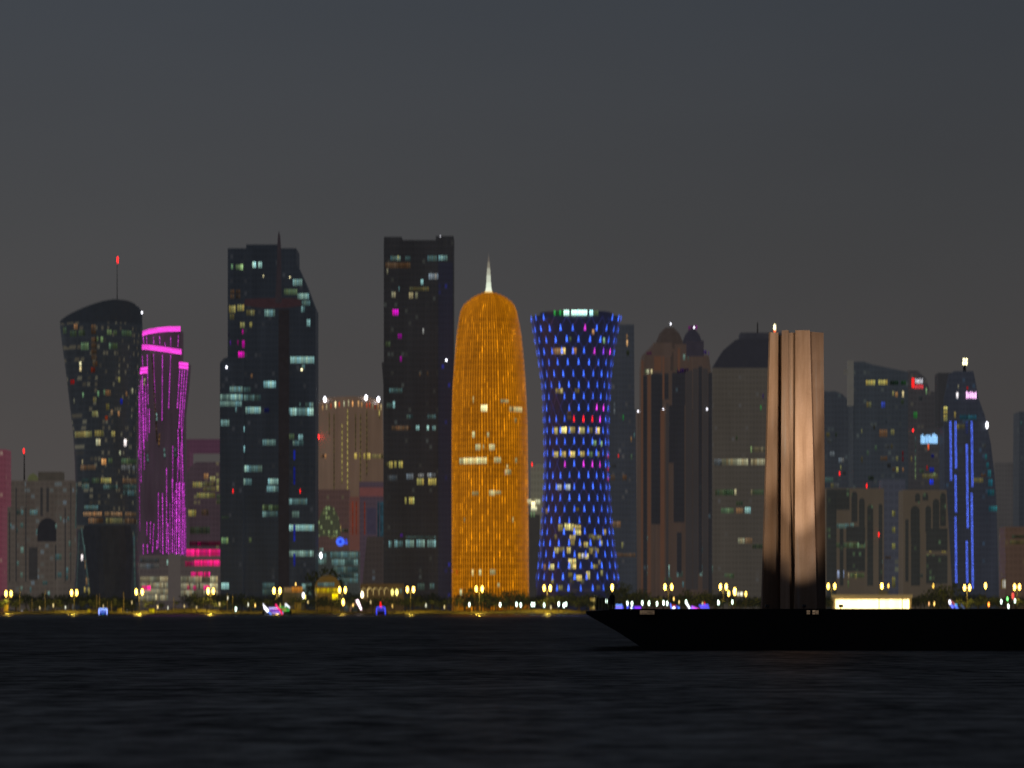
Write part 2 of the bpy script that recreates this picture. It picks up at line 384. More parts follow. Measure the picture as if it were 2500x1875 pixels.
T.windows('b', [(135, 645, 185, 690, 'T', .18), (235, 645, 300, 690, 'T', .15), (75, 755, 95, 800, 'T', .2), (160, 750, 185, 795, 'T', .15), (330, 755, 360, 800, 'T', .2), (380, 755, 405, 800, 'T', .2), (440, 760, 465, 800, 'T', .2),
    (285, 800, 308, 850, 'T', .25), (30, 905, 50, 960, 'T', .2), (165, 945, 188, 1000, 'T', .35), (555, 895, 580, 950, 'T', .2), (260, 950, 300, 1050, 'T', .22), (440, 1000, 500, 1060, 'T', .12), (230, 1150, 300, 1215, 'T', .22), (25, 1060, 50, 1105, 'T', .22),
    (130, 1060, 155, 1105, 'T', .18), (165, 1150, 180, 1200, 'T', .15), (450, 1150, 500, 1200, 'T', .12), (535, 1110, 555, 1170, 'T', .15), (535, 1170, 552, 1220, 'T', .15), (235, 1270, 250, 1320, 'T', .2), (380, 1305, 400, 1350, 'T', .4), (340, 1220, 380, 1260, 'T', .1), (165, 1265, 180, 1300, 'T', .2), (130, 790, 145, 840, 'T', .18), (40, 800, 55, 850, 'T', .15), (565, 990, 580, 1050, 'T', .15), (485, 700, 500, 740, 'T', .12), (545, 700, 560, 740, 'T', .12)])
# --- flared dark tower (twisted), sloping crown
NV = facade('dark_glass_brown', (42, 44, 50), (27, 30, 34), (190, 165, 110), .22, .16, bay=2.0, fl=3.9, streak=.6)
T = Tower('flared_tower', 'dark glass tower flaring outward to a slanted black crown, far left', 2700,
          [(792, 146, 348), (850, 153, 346), (900, 160, 342), (1000, 172, 337), (1060, 179, 334), (1130, 183, 334), (1250, 186, 336), (1330, 188, 337), (1400, 184, 339), (1440, 181, 340), (1495, 180, 341)],
          NV, 'round', smooth=True)
D = T.D; n = 48; hw = X(347, D)-X(247, D); cx = X(247, D); rg = []; rg2 = []
def crown_py(u): # slanting lid
    px = 247+u*101
    pts = [(146, 786), (185, 768), (225, 753), (260, 742), (286, 737), (315, 738), (334, 744), (348, 766)]
    for p, q in zip(pts, pts[1:]):
        if px <= q[0]: return p[1]+(q[1]-p[1])*(px-p[0])/(q[0]-p[0])
    return 766
lo = [(cx+math.sin(2*math.pi*k/n)*hw, D-math.cos(2*math.pi*k/n)*hw, Z(793, D)) for k in range(n)]
hi = [(cx+math.sin(2*math.pi*k/n)*hw, D-math.cos(2*math.pi*k/n)*hw, Z(crown_py(math.sin(2*math.pi*k/n)), D)) for k in range(n)]
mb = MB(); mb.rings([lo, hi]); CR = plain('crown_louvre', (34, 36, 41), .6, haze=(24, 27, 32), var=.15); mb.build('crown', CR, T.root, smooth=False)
T.mast(286, 640, 742, .28, .12, dy=0); T.beacon(287, 634, m=6, r=1.2, tall=2.4, dy=25); T.beacon(347, 764, 'W', 3, .7, 1, dy=2)
T.windows('a', [(525, 670, 560, 730, 'L', .12), (590, 700, 650, 760, 'L', .14), (625, 650, 660, 700, 'O', .25), (665, 700, 720, 755, 'L', .12), (770, 660, 810, 740, 'O', .14), (895, 700, 935, 745, 'L', .35), (945, 705, 975, 745, 'L', .2), (1010, 700, 1085, 750, 'L', .28),
    (685, 800, 750, 870, 'L', .32), (845, 755, 868, 805, 'L', .5), (815, 755, 830, 800, 'L', .3), (770, 760, 815, 950, 'O', .10), (910, 805, 980, 860, 'L', .28), (668, 955, 688, 1035, 'C', 1.5), (780, 950, 820, 1000, 'O', .25), (765, 1000, 800, 1050, 'N', .15), (585, 1095, 625, 1135, 'R', .22),
    (980, 1075, 998, 1125, 'Y', .4), (815, 1190, 832, 1240, 'L', .7), (865, 1180, 880, 1225, 'L', .35), (880, 1180, 925, 1235, 'O', .2), (1080, 1160, 1092, 1210, 'C', .5), (690, 1200, 705, 1245, 'L', .5), (995, 1250, 1015, 1300, 'B', .3), (780, 1240, 810, 1285, 'Y', .2), (885, 1290, 912, 1350, 'Y', .4),
    (770, 1350, 820, 1400, 'Y', .25), (920, 1340, 940, 1390, 'O', .3), (975, 1350, 992, 1395, 'O', .25), (875, 1390, 900, 1430, 'N', .25), (615, 1510, 770, 1565, 'Y', .28), (790, 1505, 865, 1560, 'Y', .35), (925, 1510, 955, 1560, 'Y', .35), (610, 1245, 625, 1290, 'C', .2), (1035, 1190, 1050, 1235, 'O', .3)])
T.windows('b', [(800, 80, 840, 140, 'C', .6), (1020, 80, 1043, 145, 'W', 2.2), (985, 175, 1000, 215, 'C', .6), (845, 240, 885, 295, 'O', 1.0), (668, 290, 800, 335, 'O', .16), (1000, 235, 1110, 285, 'L', .3), (1000, 290, 1100, 335, 'E', .15), (680, 245, 692, 290, 'C', .4), (900, 235, 935, 280, 'L', .25),
    (840, 395, 925, 440, 'Y', .4), (680, 395, 745, 490, 'T', .12), (765, 395, 830, 440, 'L', .1), (1010, 395, 1110, 440, 'O', .1), (860, 450, 975, 490, 'T', .12), (1015, 445, 1110, 540, 'T', .10), (700, 615, 820, 650, 'T', .22), (690, 668, 850, 705, 'O', .26), (870, 668, 1010, 705, 'O', .24), (1030, 668, 1110, 705, 'O', .22), (735, 715, 860, 765, 'O', .16),
    (880, 715, 1010, 765, 'Y', .13), (1030, 715, 1110, 765, 'O', .1), (965, 895, 995, 975, 'T', .2), (920, 1040, 950, 1090, 'O', .18), (1030, 1120, 1043, 1185, 'Y', .9), (670, 1010, 692, 1065, 'W', .9), (705, 1050, 722, 1130, 'O', .35), (715, 1195, 745, 1260, 'O', .4), (700, 1270, 716, 1320, 'Y', .7), (735, 1275, 755, 1340, 'Y', .45), (700, 930, 712, 990, 'T', .25), (1090, 870, 1102, 940, 'B', .3)])
# the dark podium panel between two light glass slivers
mb = MB(); D = T.D
def ov(T, pts, off=.6):
    m_ = MB()
    for a, b in zip(pts, pts[1:]):
        nseg = 8
        for k in range(nseg):
            f0, f1 = k/nseg, (k+1)/nseg
            q = [(a[1]+(a[2]-a[1])*f0, a[0]), (a[1]+(a[2]-a[1])*f1, a[0]), (b[1]+(b[2]-b[1])*f1, b[0]), (b[1]+(b[2]-b[1])*f0, b[0])]
            T.quadpx(m_, q, None, off)
    return m_
ov(T, [(1284, 212, 322), (1300, 208, 326), (1340, 214, 328), (1400, 222, 326), (1493, 232, 322)], .8).build('entrance_wall', plain('entrance_black', (26, 27, 30), .5, haze=(22, 23, 27), var=.35), T.root)
for xa_, ya_, xb_2, yb_2, m_ in ((204, 1290, 214, 1360, .10), (212, 1345, 224, 1430, .08), (330, 1300, 333, 1440, .07), (190, 1180, 186, 1290, .07), (197, 1300, 190, 1460, .05)):
    T.strip([(xa_, ya_), (xb_2, yb_2)], 'T', m_, 3, off=1.0, name='glass_sliver')
T.windows('s', [(222, 1310, 232, 1322, 'L', .08), (300, 1350, 310, 1364, 'O', .12), (262, 1400, 272, 1414, 'L', .07), (240, 1370, 246, 1384, 'O', .08)], 1)

# --- magenta lit twisted towers
PK = facade('plum_glass', (56, 46, 52), (46, 36, 43), (190, 150, 140), .03, .06, bay=3.4, fl=9000, streak=.95)
T = Tower('twisted_tower', 'slim twisted tower with magenta light bands and dotted lines, beside the flared dark tower', 2850,
          [(806, 334, 441), (860, 334, 441), (920, 334, 437), (1000, 336, 434), (1080, 334, 440), (1150, 332, 446), (1250, 330, 453), (1375, 330, 456)], PK, 'bow', 26, roof=ROOFM)
# shoulders
def shoulder(T, lv, mat, name='side_wing', y0=-4, dep=16):
    D = T.D; m_ = MB(); rr = []
    for py, a, b in sorted(lv, key=lambda q: -q[0]):
        z = Z(py, D); rr.append([(X(a, D), D+y0, z), (X(b, D), D+y0, z), (X(b, D), D+y0+dep, z), (X(a, D), D+y0+dep, z)])
    m_.rings(rr); return m_.build(name, mat, T.root)
shoulder(T, [(888, 438, 461), (950, 437, 456), (1010, 436, 449), (1100, 436, 449), (1250, 440, 453), (1370, 442, 457)], PK, y0=5)
shoulder(T, [(900, 333, 361), (1000, 333, 364), (1100, 333, 362)], PK, y0=-2, dep=10)
def band(T, pts, h, m_=1.6, off=4.6, name='light_band'):
    D = T.D; q = MB()
    for (xa, ya), (xb, yb) in zip(pts, pts[1:]):
        for r, k in ((0, 1.0), (1, .45), (2, 1.25)):
            y0, y1 = h*r/3, h*(r+.86)/3; c = gl((255, 70, 225), m_*k*random.uniform(.8, 1.2))
            q.face([(X(xa, D), D-off, Z(ya+y1, D)), (X(xb, D), D-off, Z(yb+y1, D)), (X(xb, D), D-off, Z(yb+y0, D)), (X(xa, D), D-off, Z(ya+y0, D))], c)
    return q.build(name, LIT, T.root)
band(T, [(345, 812), (362, 806), (385, 802), (410, 799.5), (442, 799)], 10.5)
band(T, [(343, 843), (365, 844), (395, 848), (420, 852), (444.5, 855)], 10.5)
band(T, [(438, 885.5), (461, 888)], 14)
band(T, [(338, 901), (348, 899), (362, 897.5)], 14)
def dots(T, x0, y0, x1, y1, code=(225, 65, 225), m_=.55, w=1.3, off=4.5):
    D = T.D; q = MB(); n = max(2, int((y1-y0)/8.5))
    ribbon(q, n, w, x0, y0, x1, y1, D, lambda x, z: D-off, lambda on: gl(code, m_*random.uniform(.5, 1.4)*(1 if on else .03)))
    return q.build('light_line', LIT, T.root)
for x0, y0, x1, y1, b in [(351, 825, 353, 842, .5), (359, 824, 360, 842, .5), (376, 823, 377, 843, .5), (391, 823, 392, 844, .5), (404, 838, 405, 848, .5), (418, 825, 418, 852, .4), (437, 820, 435, 852, .4),
        (349, 870, 350, 896, .35), (361, 868, 363, 990, .35), (398, 868, 397, 1030, .45), (418, 868, 413, 1000, .45), (376, 866, 381, 1000, .3), (440, 905, 434, 1000, .55), (446, 905, 438, 1048, .6), (452, 905, 443, 1048, .5), (459, 905, 450, 1000, .35),
        (341, 915, 342, 1100, .5), (349, 920, 352, 1100, .6), (357, 940, 357, 1075, .45), (366, 1000, 366, 1060, .5), (436, 1050, 438, 1150, .55), (423, 1090, 423, 1190, .35), (445, 1048, 448, 1190, .6), (408, 1145, 408, 1352, .45), (398, 1205, 399, 1355, .5), (388, 1205, 388, 1340, .35),
        (422, 1170, 423, 1240, .6), (423, 1205, 422, 1352, .5), (432, 1180, 432, 1356, .85), (439, 1180, 438, 1356, .85), (447, 1180, 446, 1365, .6), (451, 1180, 452, 1370, .4), (369, 1275, 368, 1330, .4), (360, 1275, 360, 1310, .35), (376, 1290, 374, 1350, .4), (351, 1330, 351, 1356, .4), (385, 1320, 384, 1345, .4), (361, 1330, 362, 1355, .4), (377, 1280, 373, 1352, .3), (411, 1280, 413, 1356, .6), (443, 1300, 443, 1368, .4), (340, 1100, 340, 1120, .4)]:
    dots(T, x0, y0, x1, y1, m_=b*3.0)
for x0, y0, x1, y1, b in [(345, 930, 346, 1180, .5), (353, 960, 354, 1150, .4), (361, 1000, 361, 1080, .35), (341, 1100, 343, 1300, .25), (428, 1200, 427, 1356, .55), (435, 1120, 435, 1300, .5), (443, 1080, 442, 1300, .6), (449, 1200, 449, 1366, .55), (454, 1240, 455, 1370, .4), (455, 950, 446, 1060, .45), (416, 1230, 417, 1355, .4), (393, 1260, 393, 1352, .3)]:
    dots(T, x0, y0, x1, y1, m_=b*1.8)
for x0, y0, x1, y1, c_, b in [(372, 860, 385, 1080, (170, 140, 120), .12), (355, 925, 352, 945, 'C', .3), (383, 1010, 384, 1030, 'T', .5), (402, 1095, 404, 1120, 'T', .2), (361, 1110, 363, 1130, 'T', .2), (429, 1095, 430, 1120, 'T', .15), (391, 1060, 389, 1090, 'O', .12)]:
    dots(T, x0, y0, x1, y1, c_, b, 4)
# --- podium mall of the magenta tower
GRY = facade('podium_panel', (90, 86, 80), (56, 50, 50), prob=.0, streak=.3)
T = Tower('shopping_podium', 'low grey podium with glazed halls and hot pink light bands below the magenta tower', 2760,
          [(1355, 340, 541), (1495, 340, 541)], GRY, 'box', 40, cat='shopping mall', roof=ROOFM)
T.window('b', 1135, 1185, 1362, 1385, 'C', .28, name='glazed_hall', pw=4); T.window('b', 1464, 1183, 1700, 1350, 'C', .26, name='glazed_hall', pw=4); T.window('b', 1700, 1183, 1765, 1350, 'C', .6, name='glazed_hall', pw=5)
T.block('stone_pier', 411, 1352, 440, 1467, plain('pier_stone', (110, 104, 98), haze=(66, 60, 58), var=.08), y0=-2.5, depth=4)
T.window('b', 1135, 1035, 1290, 1130, 'E', .10, pw=5)
for q in ((1510, 962, 1798, 1030, 1.25), (1575, 1052, 1798, 1108, 1.1), (1500, 1060, 1570, 1110, .25), (1547, 1148, 1600, 1193, 1.3), (1604, 1148, 1645, 1193, 1.3), (1652, 1148, 1703, 1193, 1.3), (1150, 1260, 1222, 1305, 1.2), (1565, 1258, 1590, 1300, .8), (1650, 1258, 1700, 1300, 1.2), (1515, 1258, 1535, 1300, .35)):
    T.window('b', *q[:4], 'P', q[4], name='neon_panel', pw=4, off=.9)
T.window('b', 1350, 1050, 1363, 1100, 'T', .8); T.window('b', 1258, 1330, 1272, 1380, 'C', 1.0, off=.9)

# --- yellow windowed block behind, and portal frame building
FR = facade('frame_wall', (70, 46, 60), (62, 38, 52), prob=0, streak=.2)
T = Tower('portal_frame_building', 'distant dusky pink portal frame building between the magenta tower and the widest dark tower', 3300,
          [(1072, 425, 562), (1103, 425, 562)], FR, 'box', 40, cat='office building', part='beam')
T.root.location.z = GZ
T.block('frame_leg', 446, 1104, 463, 1494, FR, 0, 38); T.block('frame_leg', 545, 1104, 560, 1494, FR, 0, 38)
YB = facade('ochre_block', (80, 62, 66), (50, 40, 45), (200, 180, 90), .09, .15, bay=2.6, streak=.6)
T = Tower('ochre_block', 'dim rounded block with a few yellow windows behind the pink light bands', 3000,
          [(1128, 478, 535), (1140, 464, 541), (1160, 456, 545), (1495, 452, 546)], YB, 'box', 36, cat='office building', roof=ROOFM)
T.windows('b', [(1560, 420, 1640, 470, 'Y', .4), (1593, 508, 1745, 555, 'Y', .42), (1520, 645, 1590, 705, 'Y', .65), (1650, 350, 1690, 400, 'O', .4), (1700, 375, 1745, 415, 'Y', .3), (1752, 390, 1775, 500, 'Y', .35), (1645, 420, 1745, 500, 'Y', .14), (1755, 520, 1790, 605, 'L', .1), (1540, 780, 1700, 850, 'L', .06), (1630, 640, 1690, 700, 'O', .08), (1600, 905, 1625, 945, 'P', .5)])
# pink spill from the podium, painted as a dim glowing band
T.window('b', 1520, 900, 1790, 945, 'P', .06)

# --- widest dark tower with the leaning blade
NB = facade('navy_glass', (34, 40, 48), (21, 25, 31), (130, 120, 105), .05, .09, bay=2.2, streak=.8)
T = Tower('office_tower', 'widest dark glass tower with blade spire and many teal office windows', 2700,
          [(606, 556, 723), (643, 556, 723.5), (690, 556, 745), (728, 556, 759), (755, 556, 770), (1495, 556, 770)], NB, 'box', 42, roof=ROOFM)
T.block('rooftop_screen', 599.5, 595, 678, 607, NB, y0=6, depth=20)
shoulder(T, [(873, 556, 595), (877, 546, 595), (887, 538.5, 595), (1100, 538, 595), (1495, 540, 595)], NB, 'side_wing', -5, 36)
# blade spire
D = T.D; mb = MB(); rr = []
for py, a, b in ((740, 672, 688), (690, 675, 687), (640, 677, 687), (600, 677.5, 686), (575, 679, 684), (566, 680.8, 681.6)):
    z = Z(py, D); rr.append([(X(a, D), D-2.2, z), (X(b, D), D-2.2, z), (X(b, D), D-.3, z), (X(a, D), D-.3, z)])
mb.rings(rr); mb.build('blade_spire', plain('blade_steel', (52, 44, 48), .5, haze=(33, 29, 33)), T.root)
ov(T, [(728, 640, 720), (731, 598, 733), (746, 596, 738), (752, 640, 700)], .5).build('canopy_ledge', plain('ledge_rose', (70, 48, 50), haze=(38, 26, 30)), T.root)
T.block('service_core', 680, 755, 706, 1490, plain('core_panel', (38, 34, 36), haze=(23, 21, 24), var=.3), y0=-.8, depth=2)
T.windows('c', [(212, 315, 230, 360, 'L', .6), (250, 318, 280, 362, 'L', .4), (282, 315, 310, 368, 'L', .9), (385, 295, 415, 350, 'T', 1.5), (432, 295, 465, 350, 'T', 1.2), (712, 435, 790, 495, 'T', .45), (640, 515, 750, 568, 'L', .18), (750, 550, 845, 605, 'T', .4),
    (785, 610, 855, 655, 'T', .22), (780, 655, 812, 710, 'T', .4), (482, 682, 570, 745, 'T', .55), (195, 648, 250, 715, 'Y', .35), (262, 642, 320, 700, 'Y', .4), (335, 685, 405, 735, 'Y', .2), (200, 715, 240, 770, 'Y', .12), (285, 785, 325, 835, 'Y', .3), (360, 785, 385, 830, 'Y', .4), (825, 760, 855, 825, 'T', .7),
    (300, 845, 315, 885, 'M', .5), (202, 935, 214, 975, 'V', .3), (262, 930, 275, 975, 'M', .4), (300, 930, 325, 1000, 'M', .6), (270, 1022, 322, 1075, 'M', 1.1), (692, 1062, 888, 1125, 'T', .75), (785, 1128, 812, 1170, 'T', .25), (475, 1260, 578, 1322, 'T', .65), (635, 1070, 650, 1110, 'E', .25),
    (370, 1205, 390, 1240, 'O', .15), (205, 520, 240, 600, 'O', .08), (250, 520, 290, 600, 'O', .07), (190, 870, 200, 900, 'V', .05)], 1.0)
T.off = 0
def frontw(T, c, rows, off=6.0, sc=1.0):
    for r in rows: T.window(c, *r[:4], r[4], r[5]*sc, off=off)
frontw(T, 'c', [(205, 1310, 312, 1360, 'T', .6), (130, 1372, 312, 1425, 'T', .55), (128, 1428, 305, 1475, 'T', .45), (135, 1578, 205, 1635, 'T', .45), (250, 1475, 265, 1520, 'T', .5)])
T.windows('c', [(315, 1312, 372, 1355, 'T', .25), (316, 1372, 455, 1425, 'T', .25), (328, 1470, 455, 1530, 'T', .85), (628, 1475, 690, 1535, 'T', .65), (692, 1478, 882, 1548, 'T', .85), (812, 1436, 880, 1480, 'T', .25), (765, 1435, 778, 1475, 'T', .35), (208, 1628, 325, 1680, 'T', .55), (480, 1480, 520, 1520, 'B', .08)])
T.windows('d', [(412, 125, 525, 185, 'T', .55), (520, 285, 665, 345, 'T', .65), (410, 392, 580, 450, 'T', .4), (710, 392, 830, 445, 'T', .8), (700, 450, 825, 505, 'T', .5), (665, 75, 775, 130, 'T', .3), (830, 30, 925, 80, 'L', .2), (955, 35, 995, 85, 'T', .35), (910, 85, 1000, 130, 'T', .22),
    (835, 553, 1030, 608, 'T', .6), (665, 605, 830, 655, 'L', .25), (665, 657, 710, 710, 'T', .45), (712, 657, 790, 705, 'T', .18), (905, 655, 965, 715, 'T', .2), (830, 765, 1085, 822, 'T', .6), (555, 870, 580, 915, 'L', .2), (832, 975, 1083, 1030, 'T', .45),
    (415, 1125, 440, 1200, 'T', .2), (455, 1175, 480, 1270, 'T', .2), (665, 1235, 765, 1340, 'T', .13), (980, 1240, 1065, 1340, 'T', .2)])
frontw(T, 'd', [(337, 870, 395, 925, 'L', .5), (337, 1235, 400, 1295, 'T', .8), (340, 700, 400, 720, 'L', .08)])
for c_, x, y, co, m_, r in (('c', 182, 1155, 'W', 4, .7), ('c', 786, 1170, 'C', 4, .6), ('c', 475, 413, 'C', 1.5, .4), ('c', 690, 422, 'C', 2, .45)):
    px, py = cv(c_, x, y); T.beacon(px, py, co, m_, r, 1, 'spotlight', dy=-6 if px < 560 else -1.5)
for x, y in ((432, 495), (972, 495)):
    px, py = cv('d', x, y); T.beacon(px, py, 'R', 2.2, .75, 2.6, dy=-6 if px < 590 else -1.5)
px, py = cv('d', 925, 500)
for a, b, m_ in ((165, 240, .12), (300, 440, .08), (770, 900, .12), (1000, 1100, .1)):
    T.strip([(px, 1050+a/3.317), (px, 1050+b/3.317)], 'B', m_*2, 4, off=1.2)

# --- brown tower with lit roof arcade
BR = facade('brown_fins', (120, 100, 84), (78, 62, 50), (210, 170, 60), .05, .2, bay=1.9, fl=9000, streak=.7)
T = Tower('arcaded_tower', 'brown ribbed tower with glowing roof arcade and white roof floodlights', 2950,
          [(968, 800, 905), (975, 785, 918), (985, 776, 930), (1495, 772, 942)], BR, 'bow', 38, roof=ROOFM)
for k, px in enumerate([786, 796, 807, 818.5, 828, 840, 851, 861, 875, 883, 895, 902, 909, 915, 922, 929]):
    u = (px-857)/72; py = 993-8*(1-u*u)
    T.window('s', px-1.6, py-4-random.random()*6, px+1.6, py+9, random.choice(['O', 'O', 'N', 'C']), random.uniform(.5, 1.1)*(1.6 if px in (818.5, 861, 875) else .9), name='arcade_light')
for px, py in ((791.5, 973.5), (893, 970), (922.5, 973)): T.beacon(px, py, 'W', 9, 1.0, 1.6, 'floodlight', dy=-2)
T.beacon(776, 1065.5, 'R', 14, 1.3, 1.5, dy=-3)
for px, a, b, m_ in ((848.5, 1000, 1200, .55), (835, 1036, 1180, .4), (925, 1000, 1020, .5), (803, 1005, 1060, .08), (815, 1010, 1200, .06), (880, 1010, 1180, .1), (895, 1000, 1160, .08), (868, 1010, 1100, .07)):
    T.strip([(px, a), (px, b)], 'Y', m_, 2, off=.6, dash=14)
T.windows('d', [(1408, 185, 1432, 240, 'Y', .8), (1448, 185, 1462, 240, 'Y', .7), (1482, 185, 1498, 240, 'Y', .8), (1510, 183, 1538, 238, 'Y', .9), (1550, 190, 1640, 230, 'Y', .2), (1165, 190, 1180, 230, 'O', .4), (1130, 190, 1160, 225, 'O', .12), (1315, 590, 1350, 640, 'T', .35)])
# --- arched glass front building
RB = facade('rose_brown', (100, 76, 66), (62, 46, 43), (150, 170, 90), .04, .12, bay=2.0, streak=.4)
T = Tower('arched_building', 'rose brown building with a pointed arch of dark glass left of the blue emblem', 2860,
          [(1195, 771, 851), (1495, 771, 851)], RB, 'box', 30, cat='office building', roof=ROOFM)
D = T.D; mb = MB(); pp = []
for k in range(9): f_ = k/8; pp.append((775+28*math.sin(f_*math.pi/2)**1.0*1.0 if 0 else 774+29*(1-math.cos(f_*math.pi/2)), 1309-75*math.sin(f_*math.pi/2)))
q = [(X(a, D), D-.5, Z(b, D)) for a, b in pp] + [(X(1606-a, D), D-.5, Z(b, D)) for a, b in reversed(pp[:-1])]
mb.face(list(reversed(q))); mb.build('glass_arch', facade('arch_glass', (60, 66, 50), (52, 54, 40), (200, 215, 120), .5, .35, bay=1.7, fl=3.2), T.root)
T.windows('d', [(1200, 640, 1212, 690, 'L', .4), (1225, 680, 1238, 730, 'T', .4), (1130, 700, 1145, 750, 'L', .25), (1250, 760, 1265, 800, 'L', .4), (1165, 800, 1180, 840, 'Y', .25), (1205, 800, 1220, 850, 'Y', .3), (1290, 770, 1304, 830, 'Y', .35), (1205, 840, 1275, 885, 'Y', .22), (1310, 800, 1360, 830, 'L', .15)])
mb = MB(); cx_, cz = X(831, D), Z(1322.5, D)      # round blue emblem with a wing to the right
for k in range(20):
    a0, a1 = 2*math.pi*k/20, 2*math.pi*(k+1)/20
    for r0, r1, c_ in ((1.1, 2.9, gl((70, 110, 255), 1.1)), (0, 1.0, gl((30, 60, 240), .8))):
        mb.face([(cx_+r0*math.cos(a0), D-1.1, cz+r0*math.sin(a0)), (cx_+r0*math.cos(a1), D-1.1, cz+r0*math.sin(a1)), (cx_+r1*math.cos(a1), D-1.1, cz+r1*math.sin(a1)), (cx_+r1*math.cos(a0), D-1.1, cz+r1*math.sin(a0))] if r0 else
                [(cx_, D-1.1, cz), (cx_+r1*math.cos(a1), D-1.1, cz+r1*math.sin(a1)), (cx_+r1*math.cos(a0), D-1.1, cz+r1*math.sin(a0))], c_)
mb.box(cx_+2.5, cx_+4.9, D-1.3, D-.9, cz-1.6, cz-.2, gl((60, 90, 255), .9)); mb.box(cx_+3.2, cx_+4.6, D-1.3, D-.9, cz+.1, cz+1.7, gl((60, 90, 255), .6))
mb.build('blue_emblem', LIT, T.root)
# --- building with orange fins and blue lit flank
OB = facade('violet_wall', (76, 62, 70), (56, 46, 53), prob=0, streak=.3)
T = Tower('striped_building', 'violet building with orange uplit fins and a cyan lit flank against the tall notched tower', 2885,
          [(1176, 877, 939), (1195, 877, 941), (1495, 877, 942)], OB, 'box', 30, cat='office building', roof=ROOFM)
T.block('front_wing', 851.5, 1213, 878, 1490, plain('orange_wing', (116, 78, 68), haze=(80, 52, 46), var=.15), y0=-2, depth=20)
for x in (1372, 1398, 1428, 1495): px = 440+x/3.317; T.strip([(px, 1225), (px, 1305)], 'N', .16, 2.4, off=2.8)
ov(T, [(1190, 878, 939), (1212, 878, 939)], .7).build('parapet_band', plain('orange_band', (120, 72, 64), haze=(86, 52, 50), var=.15), T.root)
for x, m_ in ((1605, .10), (1625, .14), (1640, .18)): px = 440+x/3.317; T.strip([(px, 1225), (px, 1315)], (80, 135, 155), m_*1.0, 4, off=.8)
ov(T, [(1240, 896, 918), (1305, 896, 918)], .7).build('blue_panel', plain('indigo_panel', (60, 56, 80), haze=(46, 42, 54)), T.root)
# --- teal glazed block in front
TG = facade('teal_block', (60, 64, 60), (44, 46, 44), (160, 200, 190), .2, .2, bay=2.2, streak=.4)
T = Tower('glazed_block', 'low block with pale teal lit glazing below the blue emblem', 2760,
          [(1345, 771, 876), (1495, 771, 876)], TG, 'box', 25, cat='office building', roof=ROOFM)
T.windows('d', [(1092, 1000, 1185, 1090, 'T', .25), (1215, 985, 1440, 1040, 'T', .26), (1225, 1045, 1440, 1100, 'T', .28), (1240, 1105, 1440, 1160, 'T', .2), (1290, 1160, 1440, 1240, 'T', .16), (1128, 955, 1160, 985, 'T', .3)])
px, py = cv('d', 1140, 1015); T.beacon(px, py, 'W', 5, .9, 2, 'floodlight', dy=-2)
# low block between
T = Tower('low_block', 'low brown block at the left foot of the notched tower', 2790, [(1310, 896, 937), (1495, 878, 937)], facade('low_brown', (70, 60, 54), (44, 38, 36), (170, 190, 180), .04, .1, streak=.3), 'box', 30, cat='office building', roof=ROOFM)

